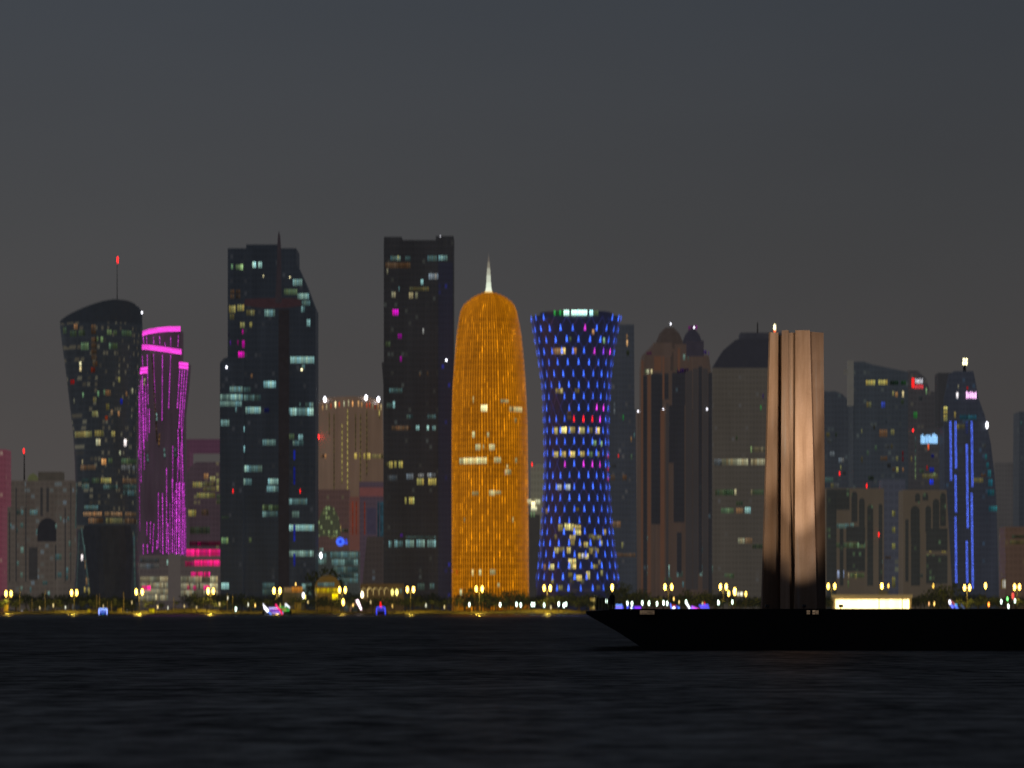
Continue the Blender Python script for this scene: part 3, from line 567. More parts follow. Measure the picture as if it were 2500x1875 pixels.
# --- notched tower
NG = facade('charcoal_glass', (38, 38, 40), (24, 24, 26), (150, 150, 120), .05, .10, bay=2.2, streak=.7)
T = Tower('notched_tower', 'tall dark slab tower with a notched flat top, left of the golden tower', 2690,
          [(586, 937, 1107), (884, 937, 1107), (885, 932, 1107), (900, 933, 1107), (940, 936, 1107), (1495, 936, 1107)], NG, 'box', 40, roof=ROOFM)
T.block('corner_turret', 937.5, 578.5, 981, 600, NG, y0=-.6, depth=38); T.block('corner_turret', 1064, 576.5, 1107.4, 600, NG, y0=-.6, depth=38)
T.beacon(1075, 577, 'W', 1, .4, 1)
ov(T, [(640, 1070, 1106), (1490, 1070, 1106)], .5).build('glass_corner', facade('indigo_glass', (30, 32, 46), (22, 23, 33), (60, 70, 220), .05, .15, bay=2), T.root)  # blue reflections on the right side put into this glass's glow
T.windows('e', [(175, 250, 260, 290, 'T', .25), (232, 245, 245, 285, 'Y', .6), (295, 250, 340, 290, 'T', .12), (475, 245, 555, 295, 'T', .3), (565, 243, 640, 290, 'T', .5), (135, 300, 240, 355, 'O', .12), (240, 300, 340, 355, 'O', .25), (145, 350, 160, 400, 'C', .25), (485, 390, 635, 445, 'E', .3), (420, 437, 445, 485, 'T', .9),
    (185, 540, 220, 590, 'C', .4), (242, 495, 252, 540, 'T', .3), (330, 500, 490, 535, 'Y', .12), (325, 542, 362, 600, 'C', 1.0), (375, 542, 400, 600, 'C', .7), (640, 455, 662, 510, 'T', .2), (615, 605, 680, 660, 'C', .6), (192, 680, 243, 735, 'M', .9), (235, 878, 270, 925, 'M', .45), (252, 1060, 270, 1110, 'M', .45),
    (612, 782, 655, 850, 'T', .9), (435, 835, 450, 885, 'E', .45), (580, 820, 608, 862, 'B', .35), (648, 830, 678, 890, 'B', .5), (570, 945, 605, 985, 'B', .25), (570, 1040, 590, 1085, 'V', .2), (630, 1140, 660, 1185, 'B', .6), (612, 1170, 635, 1215, 'O', .35), (637, 1240, 665, 1280, 'B', .3), (610, 1320, 640, 1350, 'V', .3),
    (470, 1185, 485, 1225, 'O', .2), (410, 1190, 420, 1230, 'O', .12), (135, 940, 178, 990, 'L', .16), (165, 1320, 275, 1360, 'T', .2), (195, 1425, 215, 1490, 'T', .55), (145, 1440, 192, 1485, 'T', .15), (600, 1410, 625, 1440, 'R', .2), (655, 1430, 680, 1475, 'P', .4), (572, 1568, 600, 1615, 'N', .35), (618, 1565, 640, 1615, 'C', .5),
    (640, 1568, 665, 1610, 'P', .2), (305, 1535, 360, 1570, 'T', .15), (475, 1535, 545, 1570, 'T', .12), (185, 1625, 340, 1665, 'O', .12), (382, 1622, 412, 1665, 'T', .8), (470, 1622, 490, 1665, 'T', .7), (515, 1625, 545, 1665, 'T', .4), (575, 1270, 625, 1315, 'E', .16)])
T.windows('f', [(230, 252, 262, 315, 'Y', .5), (272, 250, 294, 310, 'Y', .6), (308, 250, 344, 312, 'Y', .6), (198, 260, 228, 300, 'Y', .12), (370, 352, 430, 405, 'E', .3), (465, 352, 515, 388, 'E', .25), (540, 348, 610, 388, 'E', .4), (455, 390, 515, 450, 'Y', .45), (548, 390, 615, 450, 'Y', .65), (218, 365, 300, 415, 'E', .12), (648, 350, 660, 395, 'C', .3),
    (358, 543, 375, 605, 'Y', .5), (392, 543, 437, 605, 'Y', .7), (365, 888, 435, 955, 'T', .42), (452, 885, 522, 955, 'T', .55), (540, 888, 612, 955, 'T', .45), (365, 858, 612, 880, 'T', .10), (228, 895, 256, 955, 'T', .5), (274, 890, 300, 955, 'T', .55), (300, 895, 345, 950, 'T', .15), (460, 1238, 520, 1300, 'T', .12), (560, 1240, 600, 1290, 'T', .15), (650, 850, 740, 890, 'O', .12), (635, 645, 655, 680, 'M', .3), (320, 840, 345, 870, 'V', .35)])
for y in (20, 260, 350, 440, 550, 660, 740, 920, 1000, 1090, 1190):  # blue reflections added as glowing panes, not lit rooms
    T.window('f', 648+random.randint(-4, 30), y-22, 690+random.randint(-10, 30), y+22, 'B', random.uniform(.3, .75), pw=4)
    T.window('f', 700, y-15+random.randint(-20, 20), 738, y+20, 'B', random.uniform(.08, .3), pw=4)
px, py = cv('e', 630, 1093); T.beacon(px, py, 'W', 4, .7, 1, 'spotlight')

# --- golden bullet tower
D = 2640
GI = bpy.data.materials.new('amber_interior'); t = NT(GI); tc = t.n('ShaderNodeTexCoord').outputs['Object']
f = t.noise(t.mapping(tc, (.05, .05, .03)), 1.0, 3); f2 = t.noise(t.mapping(tc, (.5, .5, .02)), 1.0, 3)
sp = t.n('ShaderNodeSeparateXYZ'); t.put(sp.inputs[0], tc); fl_ = t.math('FRACT', t.math('DIVIDE', sp.outputs[2], 3.9))
kk = t.math('MULTIPLY', t.math('ADD', .55, t.math('MULTIPLY', t.math('ADD', f, f2), .45)), t.math('SUBTRACT', 1.0, t.math('MULTIPLY', t.math('LESS_THAN', fl_, .3), .25)))
e_ = t.n('ShaderNodeVectorMath', operation='SCALE'); e_.inputs[0].default_value = lin((118, 67, 6)); t.put(e_.inputs['Scale'], kk)
t.princ((.03, .02, .01, 1), .4, e_.outputs[0], 1.0)
prof = [(714, 1186, 1202), (718, 1176, 1213), (722, 1166, 1223), (727, 1156, 1233), (732, 1149, 1241), (738, 1142, 1247.5), (746, 1133.5, 1253.5), (761, 1126, 1259.5), (791, 1121, 1265.5), (821, 1117, 1271), (881, 1112, 1277), (942, 1108, 1281), (1002, 1106, 1284), (1050, 1105.5, 1285.5), (1200, 1105.5, 1287), (1495, 1106, 1289)]
T = Tower('golden_tower', 'bullet shaped tower glowing golden orange all over with white needle spire', D, prof, GI, 'round', part='glass_body', smooth=True)
mb = MB(); NF = 84; zs = []
py = 1493.0
while py > 715: zs.append(py); py -= 14.6 if py > 780 else (8 if py > 735 else 4)
for j in range(NF):
    a = 2*math.pi*(j+.37)/NF; ds = .0095*random.uniform(.85, 1.15); fb = random.uniform(.7, 1.25)
    for p, q in zip(zs, zs[1:]):
        pts = []
        for yy in (p, q):
            z = Z(yy, D); l, r = T.span(z); cx_, hw = (l+r)/2, (r-l)/2+.75
            pts.append([(cx_+math.sin(a+s_*ds)*hw, D-math.cos(a+s_*ds)*hw, z) for s_ in (-1, 1)])
        front = math.cos(a)
        run = random.uniform(.8, 1.15) if random.random() < .25 or p == zs[0] else run; patch = (1.0 if (p//58) % 2 < 1 else .86)*(.84+.18*math.sin(a*5+math.sin(p*.013)*2.2)*math.sin(p*.021+a*2)+.12*math.sin(p*.11+j)); k = fb*run*max(.35, patch)*(1.0+(.9 if random.random() < .13*max(0, front) else 0))
        mb.face([pts[0][0], pts[0][1], pts[1][1], pts[1][0]], tuple(v*k for v in lin((226, 140, 12))))
for yy in zs:
    z = Z(yy, D); l, r = T.span(z); cx_, hw = (l+r)/2, (r-l)/2+.55; n = 72
    for k in range(n):
        a0, a1 = 2*math.pi*k/n, 2*math.pi*(k+1)/n; b_ = random.uniform(.5, .7)
        mb.face([(cx_+math.sin(a0)*hw, D-math.cos(a0)*hw, z-.45), (cx_+math.sin(a1)*hw, D-math.cos(a1)*hw, z-.45), (cx_+math.sin(a1)*hw, D-math.cos(a1)*hw, z+.45), (cx_+math.sin(a0)*hw, D-math.cos(a0)*hw, z+.45)], tuple(v*b_ for v in lin((176, 104, 8))))
mb.build('lattice_screen', LIT, T.root)
# golden cap and spire
mb = MB(); cx_ = X(1193, D); u = K*D
mb.lathe(cx_, D, [(17*u, Z(719.5, D)), (15*u, Z(717, D)), (11*u, Z(714, D)), (7*u, Z(711, D))], 24, tuple(v*1.1 for v in lin((240, 190, 90)))); mb.build('cap', LIT, T.root)
mb = MB(); pr = [(13*u, 718), (8.5*u, 712), (6.5*u, 702), (5.6*u, 690), (4.8*u, 672), (3.6*u, 655), (2.4*u, 640), (.8*u, 626), (.3*u, 618)]
cols = [(235, 240, 190), (240, 248, 225), (225, 235, 212), (200, 205, 185), (168, 168, 150), (128, 122, 108), (100, 92, 84), (85, 80, 78)]  # floodlight fading up the spire, put into the ring colours
for (p, q), c_ in zip(zip(pr, pr[1:]), cols):
    mb.rings([[(cx_+r*math.cos(2*math.pi*k/12), D+r*math.sin(2*math.pi*k/12), Z(yy, D)) for k in range(12)] for r, yy in (p, q)], lin(c_), cap=False)
mb.build('spire', LIT, T.root)
G_ = []
for c_, x0, y0, x1, y1, b in [('e', 910, 1468, 965, 1530, .75), ('e', 1140, 1480, 1245, 1528, .35), ('e', 845, 1400, 856, 1460, .4), ('e', 1070, 1425, 1135, 1455, .22), ('e', 1180, 1570, 1200, 1615, .4), ('f', 905, 22, 930, 80, .6), ('f', 1025, 30, 1045, 75, .4), ('f', 932, 125, 975, 180, .6), ('f', 1042, 125, 1090, 180, .7), ('f', 992, 130, 1004, 170, .35),
        ('f', 802, 232, 940, 290, .45), ('f', 940, 230, 1025, 290, .75), ('f', 1080, 230, 1140, 280, .4), ('f', 1250, 232, 1270, 280, .2), ('f', 1172, 325, 1222, 375, .4), ('f', 1183, 290, 1196, 322, .5), ('f', 905, 505, 960, 540, .22), ('f', 1042, 495, 1090, 545, .5), ('f', 1092, 500, 1140, 530, .25), ('f', 902, 1130, 920, 1190, .6), ('f', 960, 1130, 982, 1185, .45), ('f', 1050, 1130, 1095, 1180, .22), ('f', 1108, 1240, 1130, 1275, .35), ('f', 805, 1290, 826, 1345, .45), ('f', 1230, 710, 1240, 760, .45), ('f', 840, 715, 850, 755, .25)]:
    T.window(c_, x0, y0, x1, y1, (240, 228, 160), b*1.7, off=1.6)
T.window('f', 1170, 335, 1180, 375, (150, 190, 220), .5, off=1.2)
T.window('f', 776, 1130, 790, 1180, 'R', .5, off=1.2)

# --- pale distant block with the white cross lights
PB = facade('pale_stone', (130, 128, 110), (76, 74, 64), prob=.0, fl=5, streak=.25)
T = Tower('distant_block', 'pale distant block with a cross of white roof lights, between the golden and blue towers', 3100,
          [(1137, 1296, 1322), (1240, 1296, 1322), (1241, 1296, 1340), (1495, 1296, 1340)], PB, 'box', 30, cat='office building', roof=ROOFM)
T.block('side_wing', 1308, 1133, 1340, 1490, PB, y0=3, depth=20)
T.block('lower_wall', 1290, 1256, 1318, 1490, plain('dark_grey_wall', (50, 50, 48), haze=(42, 40, 38), var=.15), y0=-1.5, depth=5)  # darker grey wall colour
T.beacon(1299, 1134, 'R', 3, 1.0, 2, dy=-2)
for q in ((1348, 560, 1384, 606, .9), (1415, 562, 1456, 606, .9), (1384, 578, 1414, 632, 3), (1380, 622, 1430, 655, 1.4)):
    T.window('f', *q[:4], 'C', q[4], name='floodlight', off=2.5, pw=6, even=True)
for x in (1384, 1406): T.window('f', x-5, 660, x+5, 712, 'L', .6, off=2.5)

# --- blue diagrid tower
D = 2660
NVY = bpy.data.materials.new('navy_glass_blue_lit'); t = NT(NVY); tc = t.n('ShaderNodeTexCoord').outputs['Object']
f = t.noise(t.mapping(tc, (.06, .06, .05)), 1.0, 3, .6)
e_ = t.mix(f, (*lin((25, 26, 36)), 1), (*lin((30, 31, 52)), 1)); t.princ((.02, .02, .035, 1), .3, e_, 1.0)  # blue glow from the point lights put into the glass emission
prof = [(774, 1299.5, 1512.5), (790, 1302, 1509), (808, 1305.5, 1505.5), (834, 1309.5, 1500), (860, 1314.5, 1495.5), (886, 1318.5, 1492.5), (911, 1322, 1489), (937, 1326, 1487), (963, 1328.5, 1486), (1023, 1330.5, 1483), (1077, 1332, 1482.5), (1132, 1332, 1482.5), (1180, 1331, 1484), (1215, 1329.5, 1486.5), (1269, 1326, 1490), (1323, 1321.5, 1495.5), (1377, 1318, 1502), (1405, 1314, 1505.5), (1433, 1311, 1509), (1495, 1306, 1514)]
T = Tower('diagrid_tower', 'hourglass shaped tower covered in blue point lights with bright white crown windows', D, prof, NVY, 'round', part='glass_body', smooth=True)
def ringpt(yy, a, off=.9):
    z = Z(yy, D); l, r = T.span(z); cx_, hw = (l+r)/2, (r-l)/2+off
    return (cx_+math.sin(a)*hw, D-math.cos(a)*hw, z)
NR = 25; ys = [778+27.35*i for i in range(NR)]; NA = 22
mb = MB()
for i in range(NR-1):
    for j in range(NA):
        a = 2*math.pi*(j+(i % 2)*.5)/NA+.06
        for s_ in (-1, 1):
            b_ = a+s_*math.pi/NA; k = random.uniform(.6, 1.3)
            col = tuple(v*k for v in lin((40, 44, 100) if random.random() < .8 else (62, 44, 84)))
            mid = [ringpt(ys[i]+(ys[i+1]-ys[i])*f_, a+(b_-a)*f_, .75) for f_ in (0, .5, 1)]
            mb.tube(mid[0], mid[1], .17, n=4, col=col); mb.tube(mid[1], mid[2], .17, n=4, col=col)
mb.build('diagrid', LIT, T.root)
special = {(1, 0): 'M', (3, 1): 'M', (3, 2): 'V', (3, 3): 'M', (8, -3): 'M', (8, 2): 'M', (8, 3): 'M', (9, -1): 'R', (9, 0): 'R', (9, 1): 'R', (9, 2): 'M', (13, -2): 'M', (13, 0): 'M', (13, 1): 'M', (13, 2): 'M'}
nodes = []
for i in range(NR):
    for j in range(NA):
        a = 2*math.pi*(j+(i % 2)*.5)/NA+.06
        aa = (a+math.pi) % (2*math.pi)-math.pi
        if i == 0 and abs(aa) < .75: continue
        if i == NR-1 and not (-.9 < aa < .75): continue
        if random.random() < .03: continue
        cj = round((aa-(.06 if i % 2 == 0 else .06+math.pi/NA))/(2*math.pi/NA))
        code = special.get((i, cj), 'A') if abs(aa) < 1.5 else 'A'
        nodes.append((abs(aa), i, aa, code))
nodes.sort()
def node_mb(mb, i, aa, code):
    y = ys[i]+random.uniform(-.8, .8); k = random.uniform(1.4, 3.0)*(1.2 if code == 'R' else 1)
    base = gl((62, 108, 255) if code == 'A' else ((235, 60, 230) if code == 'M' else code), k)
    da = .019
    def P(s_, yy): return ringpt(yy, aa+s_*da, 1.35)
    mb.face([P(-1.25, y+8), P(-.35, y+8), P(-.1, y-8), P(-.75, y-1)], base)
    mb.face([P(.35, y+8), P(1.25, y+8), P(.75, y-1), P(.1, y-8)], base)
    mb.face([P(-.35, y+5), P(.35, y+5), P(.1, y-8), P(-.1, y-8)], tuple(v*.5 for v in base))
for _, i, aa, code in nodes[:100]:
    mb = MB(); node_mb(mb, i, aa, code); o = mb.build('point_light', LIT, T.root)
    if code in 'MRV': o['label'] = {'M': 'magenta point light among the blue ones', 'R': 'red point light among the blue ones', 'V': 'violet point light among the blue ones'}[code]
mb = MB()
for _, i, aa, code in nodes[100:]: node_mb(mb, i, aa, code)
o = mb.build('point_lights', LIT, T.root); o['kind'] = 'stuff'; o['label'] = 'remaining blue point lights round the tower'
# crown windows
mb = MB(); mb.rings([[ringpt(yy, 2*math.pi*k/48, -4.5) for k in range(48)] for yy in (776, 764)]); mb.build('crown_ring', NVY, T.root)
for x0, x1, code, b in ((273, 292, 'G', .6), (325, 343, 'G', .9), (365, 418, 'W', 2.4), (437, 585, 'W', 2.6), (606, 640, 'W', 2.2), (645, 690, 'L', .25), (296, 322, 'G', .15), (345, 362, 'G', .25)):
    T.window('g', x0, 132, x1, 190, (200, 255, 240) if code == 'W' else code, b, name='crown_window', pw=4.2, even=code == 'W', off=1.6)
TW = [('g', 262, 480, 340, 545, 'O', .2), ('g', 340, 478, 385, 545, 'Y', .8), ('g', 448, 478, 488, 545, 'O', .35), ('g', 735, 378, 756, 440, 'L', .7), ('g', 630, 310, 655, 360, 'O', .6), ('g', 415, 380, 440, 425, 'L', .1), ('g', 290, 855, 335, 905, 'Y', .35), ('g', 335, 855, 362, 905, 'Y', .4), ('g', 470, 860, 515, 905, 'Y', .1),
      ('g', 280, 1218, 312, 1290, 'Y', .4), ('g', 342, 1215, 395, 1280, 'Y', .9), ('g', 420, 1215, 475, 1280, 'Y', .5), ('g', 505, 1218, 565, 1285, 'Y', .9), ('g', 590, 1220, 640, 1280, 'Y', .12), ('g', 665, 1218, 707, 1285, 'Y', .7), ('g', 635, 1340, 675, 1395, 'L', .4), ('g', 716, 1345, 732, 1400, 'L', .35),
      ('g', 275, 1445, 318, 1505, 'Y', .4), ('g', 340, 1445, 390, 1505, 'Y', .45), ('g', 425, 1445, 475, 1505, 'Y', .5), ('g', 520, 1445, 565, 1500, 'Y', .3), ('g', 598, 1445, 640, 1505, 'L', .2), ('g', 680, 1445, 705, 1500, 'Y', .15), ('g', 400, 1060, 440, 1160, 'O', .06),
      ('h', 262, 280, 300, 332, 'E', .4), ('h', 330, 280, 370, 332, 'E', .45), ('h', 270, 598, 312, 662, 'Y', .5), ('h', 322, 596, 372, 655, 'Y', .75), ('h', 375, 598, 398, 662, 'Y', .4), ('h', 402, 608, 455, 692, 'Y', .45), ('h', 362, 690, 410, 735, 'Y', .3), ('h', 550, 690, 622, 732, 'Y', .16), ('h', 440, 745, 460, 792, 'Y', .4), ('h', 475, 745, 512, 790, 'Y', .35),
      ('h', 240, 788, 275, 840, 'Y', .3), ('h', 340, 785, 372, 842, 'Y', .4), ('h', 430, 835, 455, 882, 'Y', .4), ('h', 458, 835, 488, 880, 'W', .4), ('h', 490, 838, 516, 885, 'Y', .5), ('h', 520, 795, 548, 845, 'Y', .18), ('h', 352, 880, 382, 970, 'Y', .55), ('h', 386, 880, 415, 965, 'Y', .7), ('h', 195, 920, 240, 972, 'Y', .35), ('h', 150, 920, 175, 975, 'O', .12), ('h', 550, 925, 592, 962, 'Y', .25), ('h', 575, 795, 600, 840, 'Y', .2),
      ('h', 415, 1010, 462, 1062, 'Y', .6), ('h', 495, 978, 528, 1052, 'Y', .4), ('h', 612, 970, 632, 1020, 'Y', .16), ('h', 345, 1080, 372, 1140, 'O', .06), ('h', 640, 640, 660, 690, 'Y', .25), ('h', 170, 470, 190, 520, 'O', .12), ('h', 410, 470, 438, 500, 'Y', .15)]
for c_, x0, y0, x1, y1, code, b in TW: T.window(c_, x0, y0, x1, y1, (240, 218, 130) if code == 'Y' else code, b*2.2)
T.scatter(20, 'YYYC', .10, .42, 1290, 1425, w=(6, 13), inset=.12)
for y in (45, 150, 230): px, py = cv('h', 678, y); T.beacon(px, py, 'R', .8, .5, 4)
px, py = cv('h', 562, 1200); T.beacon(px, 1466, 'C', .8, 1.4, 2.4, 'entrance_light', dy=-8)

# --- dark tower behind the blue one
SL = facade('slate_glass', (50, 54, 60), (38, 41, 46), (170, 150, 120), .06, .12, bay=2.2, streak=.4)
T = Tower('slate_tower', 'plain slate dark tower standing behind the right side of the blue tower', 2860,
          [(792, 1430, 1548), (999, 1430, 1549), (1000, 1430, 1552), (1495, 1430, 1556)], SL, 'box', 40, roof=ROOFM)
T.windows('g', [(958, 330, 976, 385, 'O', .35), (960, 385, 978, 450, 'O', 1.0), (840, 975, 858, 1090, 'E', .12), (925, 1090, 938, 1150, 'G', .4), (1000, 1295, 1014, 1350, 'O', .5), (1030, 1260, 1042, 1315, 'T', .2), (1003, 1460, 1016, 1520, 'L', .25), (960, 480, 990, 540, 'L', .06)])
T.windows('h', [(700, 195, 735, 250, 'O', .1), (795, 195, 830, 245, 'O', .1), (700, 570, 780, 630, 'O', .22), (785, 740, 802, 795, 'Y', .3), (735, 830, 900, 865, 'O', .10), (705, 110, 745, 140, 'E', .05)])
px, py = cv('h', 762, 42); T.beacon(px, py, 'R', 1.2, .8, 1.8)

# --- twin crowned brown tower
BS = facade('brown_stone', (110, 84, 66), (51, 42, 37), (150, 180, 170), .015, .1, bay=3.0, fl=9000, streak=.5)
T = Tower('twin_crown_tower', 'brown stone tower with twin domed crowns and dark vertical glass strips', 2900,
          [(839, 1595, 1718), (866, 1569, 1718), (867, 1568, 1731), (898, 1565, 1736), (1001, 1565, 1737), (1002, 1557, 1738), (1495, 1554, 1740)], BS, 'twin', 40, roof=ROOFM)
D = T.D; DK = plain('crown_stone', (70, 58, 50), haze=(46, 39, 36), var=.2)
def crown(px, top, hw, base, mat, nm='crown'):
    mb = MB(); u = K*D; mb.lathe(X(px, D), D+12, [(hw*u, Z(base, D)), (hw*u*.96, Z(base-(base-top)*.35, D)), (hw*u*.72, Z(base-(base-top)*.72, D)), (hw*u*.45, Z(base-(base-top)*.9, D)), (hw*u*.3, Z(top, D))], 8)
    return mb.build(nm, mat, T.root)
crown(1636, 797, 34, 850, DK); crown(1692, 802, 24, 845, plain('crown_slate', (44, 42, 50), haze=(34, 33, 40), var=.15))
T.block('shoulder_block', 1595, 837, 1640, 870, BS, y0=-1.5, depth=20); T.block('shoulder_block', 1676, 832, 1718, 870, plain('shoulder_dark', (50, 46, 52), haze=(38, 35, 42)), y0=-1.5, depth=20)
GD = facade('strip_glass', (38, 37, 40), (29, 29, 32), (150, 180, 170), .02, .08, bay=2, streak=.4)
for x0, x1, a, b in ((1570, 1579.5, 917, 1455), (1590, 1617, 912, 1280), (1633, 1671, 990, 1130), (1641, 1673, 910, 990), (1645, 1671, 1130, 1275), (1653, 1664, 1300, 1400), (1705, 1714, 895, 1400), (1729, 1738.5, 910, 1455), (1622, 1632, 912, 975)):
    T.block('glass_strip', x0, a, x1, b, GD, y0=-.8 if x0 not in (1641,) else -.5, depth=5)
LP = plain('lit_pilaster', (120, 80, 56), haze=(70, 49, 38), var=.15, scale=.05); SP = plain('slate_pilaster', (60, 56, 56), haze=(44, 41, 41), var=.12, scale=.05)  # orange light on the left edges put into the LP colour and glow
for x0, x1, a, b, mt in ((1565.5, 1570, 880, 1450, LP), (1581, 1588.5, 915, 1450, LP), (1617.5, 1622, 845, 975, LP), (1597, 1614, 858, 905, LP), (1612, 1622, 1000, 1440, LP), (1674, 1690, 905, 1440, SP), (1692, 1704, 900, 1440, SP), (1715, 1728, 900, 1440, SP), (1676, 1700, 1000, 1440, DK), (1626, 1632, 985, 1440, SP), (1637, 1644, 860, 905, DK), (1655, 1660, 850, 905, LP)):
    T.block('pilaster', x0, a, x1, b, mt, y0=-1.2 if mt is not DK else -.9, depth=3)
T.window('g', 1150, 662, 1178, 712, 'C', .9); T.window('g', 1190, 662, 1208, 712, 'C', 1.1); T.window('g', 1138, 662, 1148, 712, 'L', .4)
T.windows('g', [(1495, 515, 1520, 580, 'T', .35), (1540, 460, 1553, 580, 'T', .2), (1300, 470, 1360, 540, 'T', .03), (1132, 1070, 1150, 1110, 'E', .25), (1545, 250, 1630, 290, 'M', .16), (1440, 650, 1550, 700, 'V', .06), (1640, 480, 1720, 520, 'V', .14), (1150, 500, 1200, 525, 'M', .06), (1735, 495, 1742, 530, 'V', .3)])
for y in range(650, 1000, 22): T.window('g', 1412 if y > 700 else 1425, y, 1420 if y > 700 else 1433, y+14, 'L', .18, pw=3); T.window('g', 1430, y, 1438, y+14, 'L', .2, pw=3)
T.windows('h', [(975, 925, 1015, 1025, 'T', .25), (1155, 925, 1180, 1030, 'T', .4), (1235, 975, 1285, 1030, 'T', .3), (1330, 925, 1352, 1030, 'T', .45), (1420, 925, 1458, 1020, 'T', .35), (1510, 925, 1530, 1000, 'T', .15), (1435, 780, 1455, 835, 'T', .3), (978, 690, 1010, 740, 'T', .14), (1253, 840, 1268, 890, 'C', .4), (1120, 1028, 1195, 1065, 'L', .1), (1310, 1050, 1355, 1110, 'V', .12), (1280, 1060, 1295, 1110, 'T', .2)])
for x, y in ((1380, 232), (1598, 270), (1072, 1056), (1310, 1038), (1720, 1038)):
    px, py = cv('g', x, y); T.beacon(px, py, 'W', 3, .6, 1, 'spotlight', dy=-2)

# --- grey brown tower with sloped crown
SB = facade('taupe_glass', (80, 74, 66), (55, 51, 46), (160, 160, 150), .03, .05, bay=2.4, streak=.35)
T = Tower('sloped_crown_tower', 'taupe tower with a dark sloped crown directly left of the steel sculpture', 2960,
          [(898, 1740, 1950), (1495, 1739, 1950)], SB, 'box', 40, roof=ROOFM)
shoulder(T, [(898.5, 1740, 1950), (885, 1748, 1950), (854, 1767, 1950), (831, 1794, 1950), (827, 1806, 1950)], plain('crown_dark', (40, 40, 46), haze=(31, 31, 36), var=.12), 'crown', -.8, 38)
T.block('crown_step', 1809, 811, 1930, 829, plain('crown_dark_step', (44, 44, 50), haze=(35, 35, 40)), y0=4, depth=25)
T.mast(1851, 785, 812, .5, .3); T.beacon(1892, 799, 'C', 4, .9, 2.6, 'floodlight', dy=3); T.beacon(1892, 806, 'N', 3, .8, 1.4, 'floodlight', dy=3)
T.windows('i', [(170, 1422, 245, 1492, 'E', .2), (245, 1420, 500, 1492, 'C', .42), (525, 1422, 665, 1490, 'C', .35), (522, 1300, 536, 1370, 'L', .5), (540, 1305, 665, 1365, 'C', .13), (380, 1200, 398, 1250, 'L', .18), (676, 470, 696, 530, 'Y', .4), (617, 905, 628, 960, 'G', .35), (638, 795, 650, 850, 'V', .12)])
T.windows('j', [(20, 228, 112, 285, 'L', .35), (115, 225, 135, 282, 'C', .5), (258, 228, 270, 285, 'C', .55), (272, 230, 368, 280, 'L', .16), (0, 388, 110, 440, 'L', .3), (130, 388, 190, 440, 'O', .3), (205, 380, 258, 440, 'T', .7), (130, 330, 190, 372, 'L', .1), (145, 648, 205, 700, 'C', .4), (208, 645, 272, 700, 'O', .22), (270, 700, 362, 745, 'L', .16), (70, 952, 115, 1000, 'L', .2)])
T.windows('h', [(1538, 70, 1600, 130, 'E', .12), (1545, 315, 1700, 370, 'L', .12), (1620, 995, 1700, 1030, 'L', .16)])

# --- right hand group
DG = facade('steel_dark_glass', (50, 54, 60), (37, 40, 45), (150, 160, 130), .06, .07, bay=2.4, streak=.4)
T = Tower('dark_tower', 'dark round-topped tower rising directly right of the steel sculpture', 2980,
          [(955, 1990, 2040), (962, 1990, 2056), (975, 1990, 2070), (985, 1990, 2096), (1495, 1990, 2100)], DG, 'box', 36, roof=ROOFM)  # plain dark grey glass
T.scatter(10, 'LEY', .05, .25, 1040, 1180, inset=.25)
px, py = cv('i', 1380, 1565); T.beacon(px, py, 'R', 3, .9, 2.2, dy=-2); T.window('i', 1385, 1485, 1400, 1535, 'Y', .25)
T.windows('i', [(1240, 1600, 1320, 1655, 'T', .12), (1480, 1605, 1555, 1655, (60, 150, 170), .3), (1520, 1255, 1535, 1310, 'L', .35), (1525, 1210, 1550, 1250, 'B', .12)])

T = Tower('fin_topped_tower', 'dark tower with a pale upright fin and two yellow top windows, right of sculpture', 2900,
          [(883, 2083, 2110), (890, 2083, 2130), (908, 2083, 2217), (1495, 2083, 2217)], facade('blue_grey_glass', (50, 56, 62), (37, 41, 46), (160, 160, 120), .06, .08, bay=2.4, streak=.5), 'box', 40, roof=ROOFM)
T.block('pale_fin', 2070, 880, 2084, 990, plain('fin_concrete', (120, 118, 108), haze=(72, 70, 66), var=.12), y0=-1, depth=8)
T.block('pale_fin_step', 2061, 902, 2070, 914, plain('fin_step', (110, 108, 98), haze=(66, 64, 60)), y0=-.8, depth=6)
T.windows('k', [(290, 387, 382, 440, 'Y', .8), (410, 385, 502, 438, 'Y', .85), (525, 390, 605, 440, 'G', .04), (630, 390, 680, 440, 'G', .08), (545, 490, 565, 545, 'Y', .3), (572, 500, 602, 555, 'O', .75), (640, 490, 660, 560, 'C', .5), (295, 595, 345, 655, 'Y', .14), (440, 595, 478, 660, 'A', .5), (420, 860, 500, 945, 'O', .14), (530, 860, 568, 920, 'Y', .25),
    (245, 860, 258, 905, 'Y', .25), (375, 1015, 400, 1070, 'L', .16), (430, 1120, 500, 1170, 'O', .09), (580, 1120, 605, 1170, 'Y', .2), (582, 1225, 608, 1280, 'Y', .5), (640, 1230, 660, 1275, 'O', .25), (245, 1120, 262, 1190, 'Y', .12), (355, 1460, 378, 1515, 'T', .35), (640, 1070, 655, 1180, 'R', .08), (545, 1230, 575, 1270, 'O', .1)])
px, py = cv('k', 298, 1408); T.beacon(px, py, 'R', 3, .9, 2.4, dy=-2)
T.scatter(8, 'LEY', .03, .12, 960, 1180)

